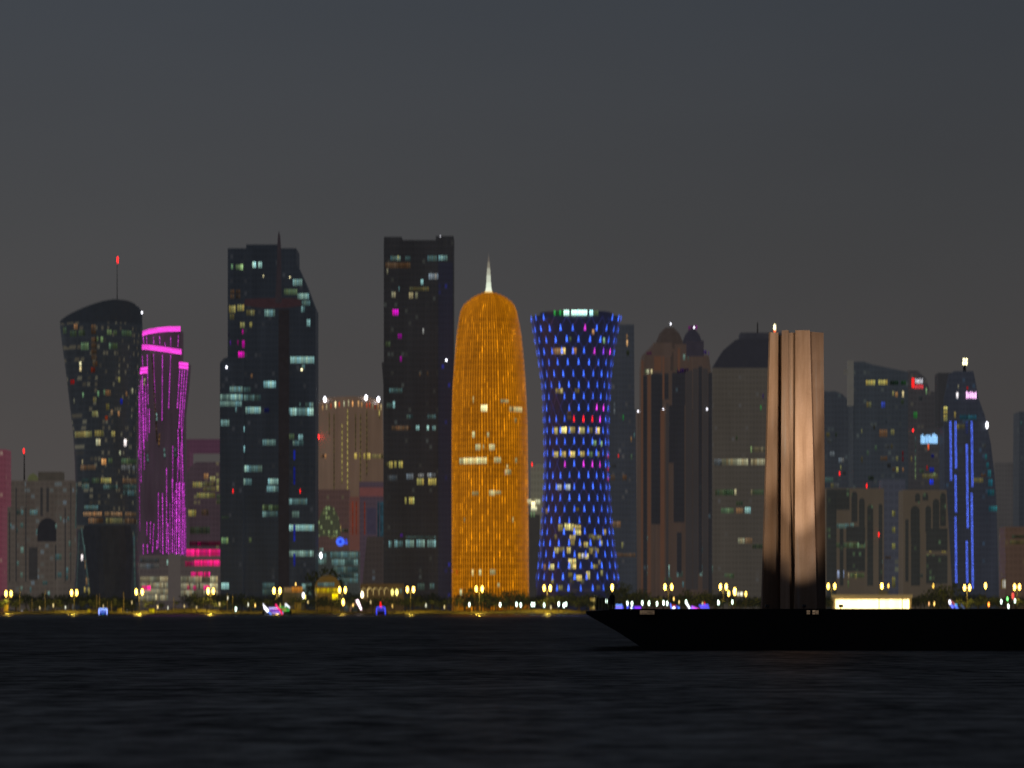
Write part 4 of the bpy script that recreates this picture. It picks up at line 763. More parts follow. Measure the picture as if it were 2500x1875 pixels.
T = Tower('billboard_tower', 'dark brown tower with red and white rooftop sign and white blue sign below it', 2940,
          [(905, 2217, 2240), (925, 2217, 2262), (955, 2217, 2270), (960, 2217, 2312), (1495, 2217, 2312)], facade('umber_glass', (56, 55, 55), (42, 41, 43), (170, 150, 100), .08, .08, bay=2.4, streak=.5), 'box', 36, roof=ROOFM)
mb = MB(); D = T.D
def signbars(T, x0, x1, y0, y1, code, m_, n, off=1.6, hj=.3):
    m_b = MB()
    for k in range(n):
        a = x0+(x1-x0)*(k+.1)/n; b = x0+(x1-x0)*(k+.75)/n; t_ = y0+(y1-y0)*random.uniform(0, hj)
        T.quadpx(m_b, [(a, y1-random.random()*2), (b, y1), (b, t_), (a, t_)], gl(code, m_*random.uniform(.7, 1.2)), off)
    return m_b
a = signbars(T, 2225, 2232, 923, 947, 'R', 2.2, 2, hj=.05); b = signbars(T, 2234, 2253, 924, 936, 'W', .9, 7); c = signbars(T, 2233, 2254, 937, 949, (255, 70, 80), .9, 6)
for q in (b, c):
    i = len(a.v); a.v += q.v; a.f += [tuple(i+k for k in f_) for f_ in q.f]; a.c += q.c
a.build('red_white_sign', LIT, T.root)
signbars(T, 2247, 2289, 1058, 1083, (150, 205, 255), 1.5, 12, hj=.35).build('blue_white_sign', LIT, T.root)
T.beacon(2228.5, 1051, 'R', 7, 1.1, 1, dy=-2)
T.windows('k', [(868, 460, 882, 530, 'L', .6), (750, 690, 788, 765, 'G', .28), (885, 1003, 903, 1065, 'N', .8), (725, 1120, 738, 1180, 'Y', .25), (763, 1120, 776, 1350, 'L', .3), (835, 1290, 985, 1340, 'Y', .16), (905, 1230, 950, 1280, 'B', .25), (905, 1345, 945, 1400, 'B', .7), (920, 1100, 950, 1140, 'B', .12), (875, 1210, 888, 1260, 'R', .3), (995, 905, 1045, 985, 'O', .08), (1060, 905, 1078, 960, 'C', .4), (800, 540, 835, 590, 'E', .05), (765, 930, 775, 1110, 'T', .12), (940, 1280, 965, 1330, 'L', .3), (805, 1240, 850, 1290, 'L', .1)])
T.strip([(2306, 1070), (2307, 1180)], (130, 80, 60), .2, 2.5, off=1)

T = Tower('pyramid_tower', 'sloping dark tower with blue dotted light lines and a white lamp cluster on its mast', 2850,
          [(906, 2330, 2376), (913, 2318, 2378), (972, 2306, 2389), (1017, 2306, 2405), (1083, 2306, 2419), (1150, 2306, 2427), (1210, 2306, 2432), (1495, 2306, 2440)], facade('ink_glass', (44, 48, 56), (34, 37, 45), (90, 150, 170), .06, .08, bay=2.2, streak=.5), 'box', 36, roof=ROOFM)
T.block('rear_slab', 2293, 909, 2335, 1040, plain('slab_dark', (46, 46, 48), haze=(36, 36, 38), var=.12), y0=6, depth=24)
T.mast(2357, 886, 912, 1.2, .8, dy=6)
for dx, dy_ in ((-3, 0), (3.5, 0), (-3.5, 8.5), (3, 8.5)): T.beacon(2358+dx, 877+dy_, 'C', 5, .75, 1.5 if dy_ else .9, 'mast_lamp', dy=5)
signbars(T, 2358, 2384, 956, 973, (255, 190, 250), 2.2, 6, hj=.25).build('white_magenta_sign', LIT, T.root)
T.windows('k', [(1262, 450, 1280, 485, 'R', .3), (1162, 505, 1185, 568, 'W', 1.3), (1176, 430, 1190, 475, 'C', .25), (1140, 690, 1162, 760, 'Y', .3), (1195, 722, 1360, 775, (60, 130, 150), .22), (1160, 812, 1192, 865, 'Y', .5), (1195, 812, 1245, 865, 'Y', .08), (1410, 1000, 1450, 1045, 'E', .1),
    (1438, 1100, 1462, 1160, (60, 150, 165), .25), (1450, 1180, 1480, 1240, (60, 150, 165), .3), (1465, 1250, 1500, 1330, (60, 150, 165), .25), (1470, 1340, 1515, 1420, (60, 150, 165), .3), (1465, 1440, 1530, 1510, (60, 150, 165), .3), (1475, 1600, 1560, 1659, (60, 150, 165), .28), (1330, 1330, 1425, 1380, 'Y', .2), (1400, 1290, 1450, 1325, 'O', .1)])
T.beacon(2409, 1038.5, 'W', 5, .9, 2.4, 'floodlight', dy=-2)
px0 = 2306
T2 = T
for x, segs in ((2320, [(1029, 1175)]), (2332.5, [(1029, 1145), (1160, 1252), (1262, 1424)]), (2360, [(1029, 1060), (1085, 1290), (1322, 1424)]), (2372, [(1029, 1190), (1204, 1438)])):
    for a_, b_ in segs:
        mv = (b_-a_)*.012
        for dx in (-1.5, 1.5):
            T.strip([(x+dx, a_), (x+dx+mv, b_)], (85, 115, 255), 1.9 if not (x == 2360 and a_ < 1070) else .2, 1.3, off=.8, dash=7, name='light_line')
T.block('side_tower_light', 2299, 992, 2307, 1030, DG, y0=-.5, depth=10)
for y, b_ in ((993, .9), (1003, .9), (1013, .7), (1021, .35)): T.window('s', 2303, y, 2313, y+8, 'Y', b_, off=1)

T = Tower('hazy_block', 'faint grey hazy block low at the right, behind the sloping tower', 3400,
          [(1129, 2428, 2478), (1135, 2428, 2485), (1495, 2428, 2520)], facade('haze_wall', (80, 78, 76), (54, 52, 52), prob=.02, streak=.3), 'box', 36, cat='office building')  # distance haze put into its grey glow
T = Tower('edge_tower', 'dark tower cut off by the right edge of the view', 3000, [(1005, 2489, 2560), (1120, 2488, 2560), (1495, 2488, 2560)], DG, 'box', 36, roof=ROOFM)
T.window('k', 1780, 780, 1800, 830, 'T', .08)
T = Tower('brick_block', 'low brown banded block at the lower right edge behind street lamps', 2760, [(1286, 2455, 2560), (1300, 2455, 2560), (1495, 2455, 2560)], facade('banded_brown', (96, 70, 54), (60, 46, 38), (190, 180, 90), .06, .15, bay=3, fl=4.2, streak=.4), 'box', 36, cat='office building', roof=ROOFM)
T.windows('l', [(1850, 475, 1961, 510, 'L', .12), (1830, 520, 1961, 570, 'Y', .16)])

# arched stone offices, two wings
ST = facade('sand_stone', (104, 92, 74), (58, 51, 43), prob=0, fl=9000, streak=.35)
DW = facade('arch_window', (42, 42, 42), (34, 35, 34), (150, 190, 110), .10, .15, bay=2, streak=.4)
def archwin(T, x0, x1, top, bot, mat=DW, name='arched_window'):
    D = T.D; m_ = MB(); cx_ = (x0+x1)/2; r = (x1-x0)/2; pts = [(cx_+r*math.cos(math.pi*k/8), top+r*1.2-1.2*r*math.sin(math.pi*k/8)) for k in range(9)]
    p = [(X(a, D), D-.5, Z(b, D)) for a, b in [(x0, bot), (x1, bot)]+pts]
    m_.face(p); return m_.build(name, mat, T.root)
T = Tower('arched_offices', 'sand coloured stone office block with tall arched windows, just right of the sculpture', 2780,
          [(1192, 2016, 2158), (1495, 2016, 2158)], ST, 'box', 34, cat='office building', roof=ROOFM)
for x0, x1, a, b in ((2078.5, 2093, 1200, 1275), (2097, 2111, 1216, 1330), (2117, 2131.5, 1232, 1430), (2145, 2154, 1230, 1420)): archwin(T, x0, x1, a, b)
for x0, x1, a, b in ((2018, 2042, 1196, 1490), (2050, 2059, 1290, 1430), (2066, 2112, 1338, 1395), (2066, 2112, 1285, 1323), (2019, 2074, 1194, 1245)): T.block('glazing', x0, a, x1, b, DW, y0=-.4, depth=3)
T.windows('l', [(190, 545, 350, 600, 'L', .16), (350, 545, 500, 600, 'L', .28), (180, 825, 225, 875, 'Y', .14), (340, 822, 352, 880, 'C', .3), (360, 825, 490, 875, 'L', .22), (400, 825, 425, 880, 'Y', .4), (215, 370, 350, 420, 'T', .13), (360, 365, 395, 415, 'T', .2), (555, 530, 570, 590, 'Y', .35), (240, 800, 305, 880, (190, 205, 240), .55), (195, 430, 210, 480, 'Y', .2), (640, 700, 660, 760, 'T', .22), (335, 890, 350, 970, 'L', .35), (195, 500, 230, 545, 'B', .12), (195, 700, 230, 760, 'B', .14), (140, 330, 165, 350, 'B', .2)], 1.0)
px, py = cv('l', 622, 472); T.beacon(px, py, 'R', 3, .9, 2.4, dy=-2)
GB = facade('bluegrey_panels', (66, 70, 80), (46, 48, 56), (200, 190, 90), .02, .1, bay=4, fl=5, streak=.15)
T = Tower('panelled_block', 'blue grey panelled block with a column of yellow windows between the arched stone wings', 2840, [(1170, 2155, 2210), (1495, 2155, 2210)], GB, 'box', 30, cat='office building', roof=ROOFM)
for y0 in (250, 400, 550, 860, 910): T.window('l', 745, y0, 776, y0+60, (200, 190, 100), .42 if y0 < 800 else .16)
T.window('l', 680, 670, 735, 700, 'O', .05)
T = Tower('arched_offices', 'sand coloured office block with stepped arches and green lit rooms beside the sloping tower', 2790,
          [(1196, 2205, 2311), (1495, 2205, 2328)], ST, 'box', 34, cat='office building', roof=ROOFM)
for x0, x1, a, b in ((2223, 2245, 1235, 1310), (2259, 2273, 1235, 1300), (2277, 2293, 1218, 1290), (2295, 2309, 1203, 1285), (2234, 2246, 1204, 1225), (2252, 2266, 1203, 1222)): archwin(T, x0, x1, a, b)
for x0, x1, a, b in ((2210, 2218, 1268, 1420), (2224, 2246, 1300, 1430), (2261, 2313, 1290, 1345), (2261, 2313, 1355, 1425)): T.block('glazing', x0, a, x1, b, DW, y0=-.4, depth=3)
T.windows('l', [(970, 425, 1005, 480, 'Y', .25), (1060, 425, 1165, 480, 'Y', .35), (1170, 430, 1250, 475, 'L', .22), (1060, 485, 1165, 530, 'L', .28), (1060, 535, 1160, 590, 'G', .12), (1085, 595, 1110, 640, 'Y', .35), (1200, 595, 1242, 645, 'Y', .55), (1170, 540, 1245, 590, 'L', .12), (1065, 650, 1090, 690, 'Y', .2), (1125, 325, 1140, 380, 'Y', .35), (985, 140, 1000, 190, 'L', .35), (930, 330, 945, 370, 'L', .2), (975, 835, 1030, 870, 'T', .08), (1130, 835, 1250, 870, 'L', .14), (925, 660, 940, 720, 'L', .14)])

# ================================================================== SEAFRONT BUILDINGS AND OBJECTS
def lowtower(*a, **k): return Tower(*a, **k)
# lit pavilion on the right
T = Tower('lit_pavilion', 'long low pavilion with a blazing warm white open front behind the pier', 2520, [(1452, 2034, 2228), (1460, 2034, 2228)], plain('pavilion_roof', (150, 136, 110), haze=(96, 82, 56), var=.1), 'box', 14, cat='pavilion', part='roof')
T.block('back_wall', 2036, 1460.5, 2226, 1493, plain('pavilion_wall', (150, 130, 100), haze=(90, 74, 44)), y0=2, depth=10)
mb = MB()
for k in range(30):
    xa, xb = 2040+180*k/30, 2040+180*(k+.98)/30; T.quadpx(mb, [(xa, 1486.5), (xb, 1486.5), (xb, 1464), (xa, 1464)], gl((255, 226, 150), random.uniform(3, 4.5)), -1.2)
mb.build('lit_front', LAMPGLASS, T.root)
for x in (2146, 2203): T.block('post', x-.9, 1460, x+.9, 1490, DARK, y0=-.3, depth=1)
T.block('sign_tower', 2148, 1441, 2168, 1452, plain('sign_box', (90, 84, 70), haze=(50, 46, 34)), y0=2, depth=5)
# yellow dome
D = 2540
T = Tower('domed_hall', 'round domed hall glowing bright yellow on the waterfront', D, [(1404, 796, 804), (1406, 788, 812), (1411, 780, 820), (1419, 773, 827), (1430, 768.5, 831.5), (1444, 767, 833), (1457, 770, 830), (1495, 770, 830)],
          facade('dome_gold', (90, 66, 24), (66, 50, 16), (200, 210, 190), .0, .0, streak=.5), 'round', cat='domed hall', part='dome', smooth=True)
T.windows('s', [(776, 1422, 818, 1434, 'T', .2)])
for k in range(12):  # yellow uplight on the dome put in as glowing panels
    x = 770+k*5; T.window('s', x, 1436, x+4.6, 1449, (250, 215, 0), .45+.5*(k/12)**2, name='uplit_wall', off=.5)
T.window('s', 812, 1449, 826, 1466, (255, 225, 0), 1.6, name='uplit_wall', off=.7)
# orange canopy
T = Tower('waterfront_restaurant', 'low restaurant with glowing orange fascia band left of yellow dome', 2545, [(1434, 690, 740), (1450, 690, 740), (1495, 690, 740)], plain('restaurant_wall', (70, 64, 50), haze=(40, 36, 24)), 'box', 16, cat='restaurant')
T.window('s', 694, 1434, 712, 1448, 'O', .28, name='fascia_panel', pw=6, even=True); T.window('s', 712, 1432, 739, 1448, (235, 150, 50), .55, name='fascia_panel', pw=7, even=True)
T.windows('s', [(742-4, 1425, 746, 1440, 'T', .6)])
T.beacon(741, 1454, 'W', 4, .8, 2.2, 'wall_lamp', dy=-2); T.beacon(745, 1458, 'Y', 3, .7, 2.0, 'wall_lamp', dy=-2)
# arcade of lit arches
T = Tower('arcade_building', 'low waterfront arcade with five glowing arches right of the yellow dome', 2545, [(1425, 880, 985), (1495, 880, 985)], plain('arcade_wall', (74, 60, 44), haze=(44, 33, 22), var=.2), 'box', 14, cat='arcade', roof=ROOFM)
for k, (cx_, b_) in enumerate(((889, .45), (903, 1.2), (917, .65), (931, .55), (944, .6))):
    mb = MB(); D = T.D; r1, r0 = 6.3, 5.0
    for q in range(12):
        a0, a1 = math.pi*q/12, math.pi*(q+1)/12
        T.quadpx(mb, [(cx_-r*math.cos(a), 1443-1.3*r*math.sin(a)) for r, a in ((r0, a0), (r0, a1), (r1, a1), (r1, a0))], gl((235, 205, 130), b_*(1.3 if q < 6 else .5)), .6)
    T.quadpx(mb, [(cx_-6.3, 1458 if k == 1 else 1452), (cx_-4.8, 1458 if k == 1 else 1452), (cx_-5, 1443), (cx_-6.3, 1443)], gl((235, 205, 130), b_), .6)
    mb.build('lit_arch', LIT, T.root)
for x, m_ in ((884.5, 6), (958, 2.5), (969, 4)): T.beacon(x, 1452 if x < 900 else 1446, 'Y' if x > 900 else 'C', m_, .9, 2.2, 'wall_lamp', dy=-2)
T.window('s', 975, 1437, 982, 1450, 'T', .5)
# shell tent
mb = MB(); T = thing('shell_tent', 'small shell tent lit brilliant white on the quay below the arcade', 'tent', 872, 2492)
D = 2492; n = 14; rr = []
for j in range(5):
    y = D+j*1.6; row = []
    for k in range(n+1):
        a = math.pi*k/n; row.append((X(868, D)-math.cos(a)*X(1250+15, D)*(1-.05*j), y, 1.7+math.sin(a)*(5.2-.3*j)))
    rr.append(row)
TM = MB()
for j in range(4):
    for k in range(n): TM.face([rr[j][k], rr[j][k+1], rr[j+1][k+1], rr[j+1][k]])
TM.build('shell', plain('tent_canvas', (170, 150, 130), haze=(84, 62, 50)), T, smooth=True)
mb = MB(); mb.face([(X(868, D), D+.5, Z(1466, D)), (X(875, D), D+.5, Z(1464, D)), (X(884, D), D+.5, Z(1488, D)), (X(880, D), D+.5, Z(1489, D))], gl((255, 225, 240), 3)); mb.build('lit_wall', LIT, T)
# small lit kiosks and banners
def kiosk(px0, px1, py0, D, code, b, label, py1=1492):
    t_ = thing('kiosk', label, 'kiosk', (px0+px1)/2, D, Z(py1, D)); mb = MB()
    mb.box(X(px0, D), X(px1, D), D, D+4, Z(py1, D), Z(py0, D)-.3); mb.build('booth', plain('booth_wall', (150, 120, 50), haze=(70, 54, 8)), t_)
    mb = MB(); mb.box(X(px0-.8, D), X(px1+.8, D), D-.5, D+4.5, Z(py0, D)-.3, Z(py0, D)+.1); mb.build('roof', DARK, t_)
    mb = MB(); w_ = (px1-px0)
    for k in range(2): xa = px0+w_*(.1+.45*k); mb.face([(X(xa, D), D-.05, Z(py1-2, D)), (X(xa+w_*.36, D), D-.05, Z(py1-2, D)), (X(xa+w_*.36, D), D-.05, Z(py0+3, D)), (X(xa, D), D-.05, Z(py0+3, D))], gl(code, b*(.7+.5*k)))
    mb.build('lit_front', LIT, t_)
kiosk(9, 19, 1473, 2500, (220, 165, 20), .45, 'narrow yellow lit booth by the leftmost street lamp')
kiosk(213, 220, 1486, 2485, (230, 200, 20), .7, 'tiny bright yellow booth on the lawn below the flared tower', 1496)
kiosk(286, 296, 1484, 2487, (200, 160, 30), .45, 'square yellow lit booth between lamp and blue lit boat', 1495)
kiosk(363, 378, 1484, 2487, (230, 205, 20), .7, 'wide yellow lit booth below the magenta tower', 1497)
kiosk(1109, 1119, 1475, 2500, (200, 130, 40), .35, 'dim amber booth at the left foot of the golden tower', 1488)
kiosk(1440, 1453, 1459, 2510, (225, 200, 110), .55, 'leaning warm lit booth at the right foot of the blue tower', 1488)
kiosk(720, 734, 1471, 2500, (150, 120, 50), .3, 'dim olive booth under the orange fascia', 1489)
kiosk(1797, 1815, 1443, 2530, (235, 235, 215), 1.2, 'bright white two panel booth left of the steel sculpture', 1456)
kiosk(2446, 2456, 1413, 2560, (210, 210, 200), .55, 'tall pale lit box beside the rightmost lamps', 1437)

# -------- street lamps
POLE = plain('lamp_pole', (48, 42, 30), .6, haze=(36, 29, 12)); GLW = tuple(v for v in (11, 6.4, 1.0))
LAMPS = [(20.8, 1449, 6.3, 'double street lamp nearest the left edge of the view'), (181, 1447, 6.3, 'double street lamp at the left foot of the flared tower'), (340, 1445, 7.5, 'double street lamp in front of the left glazed hall'), (514.5, 1443, 6.5, 'double street lamp in front of the right glazed hall'),
         (676.3, 1442, 7.3, 'double street lamp below the widest dark tower, left of the orange fascia'), (836, 1440, 7, 'double street lamp overlapping the right side of the yellow dome'), (1002, 1439, 7.5, 'double street lamp below the notched tower'), (1170, 1437.5, 7.3, 'double street lamp in front of the golden tower'),
         (1336, 1435.5, 7.5, 'double street lamp at the left foot of the blue tower'), (1631.8, 1433, 8.2, 'double street lamp below the twin crowned tower'), (1766, 1432.5, 7.2, 'double street lamp below the taupe tower left of sculpture'),
         (2030, 1431, 8, 'double street lamp touching the right side of the sculpture'), (2361, 1434.6, 6.2, 'double street lamp under the blue dotted light lines'), (2483, 1433, 6, 'double street lamp nearest the right edge of the view')]
def lamp(px, py, hs, label, single=False, D=2500, m_=1.0, group='street lamps along the seafront', sc=1.0, code=None):
    r = thing('street_lamp', label, 'street lamp', px, D, .8, group=group); x, z = X(px, D), Z(py, D); h = X(1250+hs, D)
    mb = MB(); mb.tube((x, D, .8), (x, D, z-1.2), .2, .12, 6); mb.tube((x, D, .8), (x, D, 2.4), .36, .3, 8); mb.build('pole', POLE, r)
    if not single: mb = MB(); mb.tube((x-h, D, z-1.75), (x+h, D, z-1.75), .1, n=5); mb.build('arm', POLE, r)
    for s_ in ((0,) if single else (-1, 1)):
        mb = MB(); g_ = random.uniform(.75, 1.25)*m_; xx = x+s_*h; col = code or GLW
        mb.lathe(xx, D, [(.25*sc, z-1.7*sc), (.62*sc, z-1.1*sc), (.78*sc, z), (.62*sc, z+1.1*sc), (.2*sc, z+1.6*sc)], 8, tuple(v*g_ for v in col)); ln = mb.build('lantern', LAMPGLASS, r)
        mb = MB(); mb.lathe(xx, D, [(.5*sc, z+1.6*sc), (.45*sc, z+1.72*sc), (.08*sc, z+1.95*sc)], 8); mb.build('lantern_cap', DARK, r, parent=ln)
    return r
for px, py, hs, lb in LAMPS:
    if px == 1170: lamp(px, py, hs, lb, m_=.8)
    else: lamp(px, py, hs, lb)
lamp(1494.6, 1434, 0, 'single bright street lamp above the standing person on the pier', True, m_=1.2)
lamp(2153, 1430.6, 0, 'single street lamp behind the left half of the lit pavilion', True, D=2545)
lamp(2406, 1430, 0, 'single street lamp right of the sloping tower', True, D=2545)
lamp(2278.5, 1430, 0, 'small yellow single lamp above the dark trees left of the sloping tower', True, D=2560, m_=.3, sc=.75)
lamp(2169, 1430, 0, 'small yellow single lamp just right of the pavilion lamp', True, D=2560, m_=.3, sc=.75)
lamp(838, 1470, 0, 'low single lamp directly under the lamp at the yellow dome', True, D=2495)
lamp(1779, 1449, 0, 'lower single lamp right of the double lamp by the sculpture', True, D=2530, m_=.7, sc=.85)
lamp(1794, 1444, 0, 'tall bright single lamp beside the white booth', True, D=2535, sc=1.25)
lamp(1821, 1450, 0, 'small single lamp right of the white booth', True, D=2530, m_=.7, sc=.8)
# unseen point lights added below and before the lanterns, lighting lawn and trees
for px, py, hs, lb in LAMPS:
    L = bpy.data.lights.new('lantern_light', 'POINT'); L.energy = random.choice((5000, 9000, 14000)); L.color = (1, .70, .09); L.shadow_soft_size = 1.2
    o = bpy.data.objects.new('lantern_light', L); COL.objects.link(o); o.location = (X(px, 2500), 2496.5, Z(py, 2500)-2.6)
# low white path lights
def path_light(px, py, D=2484, col=(4.5, 5.9, 5.0), sc=.85, grp='white path lights on the far quay', lb=None):
    r = thing('path_light', lb or 'small white path light on the far quay', 'path light', px, D, .45, group=grp); x, z = X(px, D), Z(py, D)
    mb = MB(); mb.tube((x, D, .45), (x, D, z-1.0), .12, n=6); mb.build('post', DARK, r)
    mb = MB(); k = random.uniform(.7, 1.2); mb.lathe(x, D, [(.2*sc, z-1.3*sc), (.5*sc, z-.8*sc), (.55*sc, z+.8*sc), (.2*sc, z+1.3*sc)], 8, tuple(v*k for v in col)); mb.build('lamp_head', LAMPGLASS, r)
for px, py in ((1146, 1476), (1221, 1476.5), (1261, 1475.5), (1271.5, 1477), (1304, 1476), (1328.5, 1477.5), (1364, 1475), (1376.5, 1478), (1382, 1475), (1480.5, 1468), (1531.7, 1473), (1568, 1472), (1584.5, 1473), (1620, 1472), (1629, 1473), (1675, 1470), (1754, 1471), (1788, 1470), (2444.5, 1469), (2462, 1480), (2478, 1467), (576, 1487), (1298.5, 1476), (1543, 1474), (1604, 1474)):
    path_light(px, py)
for k, (px, py) in enumerate(((130, 1478), (252, 1480), (322, 1471), (385, 1482), (450, 1480), (536, 1475), (556, 1460), (606, 1476), (623, 1478), (681, 1452), (722, 1426), (752, 1470), (862, 1478), (905, 1470), (958, 1480), (1040, 1478), (1085, 1482), (1345, 1483), (1645, 1462), (1658, 1470), (1715, 1474), (97, 1484), (160, 1483), (410, 1484), (480, 1483))):
    path_light(px, py, D=2486, col=random.choice(((1.6, 1.2, .45), (.9, .7, .3), (1.2, 1.2, .9), (2.4, 1.5, .35))), sc=random.uniform(.5, .8), grp='faint warm lights scattered along the seafront', lb='small faint warm light on a thin post along the seafront')
path_light(2459.5, 1462, col=(.8, 5, 1), sc=.7, grp=None, lb='small green light on the quay near the right edge')
path_light(2414, 1476, col=(4, 1.1, .15), sc=.9, grp=None, lb='small orange light on the quay right of the sloping tower')
path_light(2281, 1474, col=(3.2, 2, .5), sc=.8, grp=None, lb='amber quay light under the dark trees right of the pavilion')
path_light(2268, 1474, col=(1.6, .8, .3), sc=.8, grp=None, lb='dim orange quay light right of the pavilion')
path_light(2473, 1455, col=(1.6, .12, .12), sc=1.4, grp=None, lb='dim red light below the rightmost street lamp')

# -------- thin unlit flag poles on the left lawn
r = None
FP = plain('flagpole_metal', (150, 130, 80), .4, haze=(52, 42, 18))
for k, (px, top) in enumerate(((48, 1438), (110, 1442), (78, 1462), (236, 1450), (243, 1452), (262, 1470), (272, 1472), (302, 1446), (424, 1460), (497, 1462), (555, 1450), (568, 1452))):
    D = 2492
    if r is None:
        r = thing('flagpole', 'thin bare flagpole on the lawn at the left of the seafront', 'flagpole', px, D, 1.7, group='thin bare poles on the left lawn')
        mb = MB(); x = X(px, D); mb.tube((x, D, 1.7), (x, D, 14.5), .22, .12, 6); mb.build('pole', FP, r)
        mb = MB(); mb.lathe(x, D, [(.05, 14.5), (.25, 14.7), (.05, 14.95)], 8); mb.build('finial', DARK, r); first = r
        h0 = 14.5-1.7
    else: r = copy_tree(first); r.location = (X(px, D), D, 1.7)
    r.scale = (1, 1, (Z(top, D)-1.7)/h0)

# -------- trees
LEAF = bpy.data.materials.new('leaf'); t = NT(LEAF); gi = t.n('ShaderNodeNewGeometry')
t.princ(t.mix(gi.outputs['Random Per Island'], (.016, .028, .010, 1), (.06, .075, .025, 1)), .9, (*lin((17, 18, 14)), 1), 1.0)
BARK = plain('bark', (70, 56, 40), .9, haze=(14, 12, 9))
def leafy(seed, cw=1.0, ch=1.0, n=420, size=.33):
    rd = random.Random(seed); mb = MB(); cl_ = [(rd.uniform(-.62, .62)*cw, rd.uniform(-.6, .6)*cw, rd.uniform(.42, .86)*ch, rd.uniform(.16, .33)) for _ in range(13)]
    for _ in range(n):
        c = rd.choice(cl_); v = Vector((rd.gauss(0, 1), rd.gauss(0, 1), rd.gauss(0, 1))).normalized()*c[3]*rd.uniform(.5, 1.05)
        p = Vector((c[0]+v.x*1.15, c[1]+v.y*1.15, c[2]+v.z*.75)); s_ = size*rd.uniform(.1, .22)
        a = Vector((rd.gauss(0, 1), rd.gauss(0, 1), rd.gauss(0, 1))).normalized(); b = a.orthogonal().normalized()*s_; a = a.cross(b).normalized()*s_
        mb.face([p-b, p-a*.6, p+b, p+a*.6])
    return mb, cl_
def tree_proto(kind, seed, label, group, name='tree'):
    r = thing(name, label, 'tree', 1250, 2500, 0, group=group); r.location = (0, 0, 0)
    if kind == 'palm':
        mb = MB(); mb.tube((0, 0, 0), (.02, 0, .78), .035, .024, 7); mb.build('trunk', BARK, r); mb = MB(); rd = random.Random(seed)
        for k in range(16):
            a = 2*math.pi*k/16+rd.uniform(-.15, .15); up = rd.uniform(.0, .35); L = rd.uniform(.3, .4); prev = None
            for j in range(6):
                f_ = j/5; x = math.cos(a)*L*f_; y = math.sin(a)*L*f_; z = .78+up*f_-.42*f_*f_; w_ = .045*math.sin(math.pi*min(1, f_*.85+.12))
                cur = ((x-math.sin(a)*w_, y+math.cos(a)*w_, z-w_*.5), (x, y, z), (x+math.sin(a)*w_, y-math.cos(a)*w_, z-w_*.5))
                if prev: mb.face([prev[0], cur[0], cur[1], prev[1]]); mb.face([prev[1], cur[1], cur[2], prev[2]])
                prev = cur
        mb.build('fronds', LEAF, r)
        return r
    cw = {'wide': .85, 'round': .62, 'slim': .42}[kind]
    mb, cl_ = leafy(seed, cw)
    mb.build('crown', LEAF, r)
    mb = MB(); mb.tube((0, 0, 0), (.01, 0, .42), .035, .022, 7)
    for c in cl_[:5]: mb.tube((.01, 0, .34), (c[0]*.8, c[1]*.8, c[2]), .016, .006, 5)
    mb.build('trunk', BARK, r)
    return r
LBL = {'wide': ('wide spreading dark tree on the seafront lawn', 'wide spreading trees along the seafront'), 'round': ('dark round crowned tree on the seafront lawn', 'round trees along the seafront'), 'slim': ('slim dark upright tree on the seafront lawn', 'slim trees along the seafront'), 'palm': ('dark palm tree with drooping fronds on the seafront', 'palm trees along the seafront')}
protos = {k: None for k in LBL}
def put_tree(kind, px, top, D=2505, w_=1.0, label=None, grp=True, z0=1.6):
    if protos[kind] is None: protos[kind] = tree_proto(kind, hash(kind) % 97 if 0 else {'wide': 3, 'round': 11, 'slim': 23, 'palm': 31}[kind], *LBL[kind], name='palm_tree' if kind == 'palm' else 'tree'); r = protos[kind]
    else: r = copy_tree(protos[kind])
    if D < 2546: z0 = lawn(X(px, D), D)-.15
    h = Z(top, D)-z0; r.location = (X(px, D), D, z0); r.scale = (h*w_, h*w_, h); r.rotation_euler = (0, 0, random.uniform(0, 6.28))
    if label: r['label'] = label; r['group'] = ''; del r['group']
    else: r['label'] = LBL[kind][0]; r['group'] = LBL[kind][1]
    return r
for kind in LBL: put_tree(kind, {'wide': 132, 'round': 97, 'slim': 228, 'palm': 1880}[kind], 1462)
xx = 4
while xx < 2500:
    if not (2035 < xx < 2225):
        k = random.choices(['wide', 'round', 'slim', 'palm'], [4, 4, 2, 2])[0]
        top = random.uniform(1458, 1474) if xx < 600 else random.uniform(1452, 1470)
        put_tree(k, xx, top, D=random.uniform(2488, 2535), w_=random.uniform(.85, 1.25))
    xx += random.uniform(24, 40) if xx < 620 else random.uniform(15, 32)
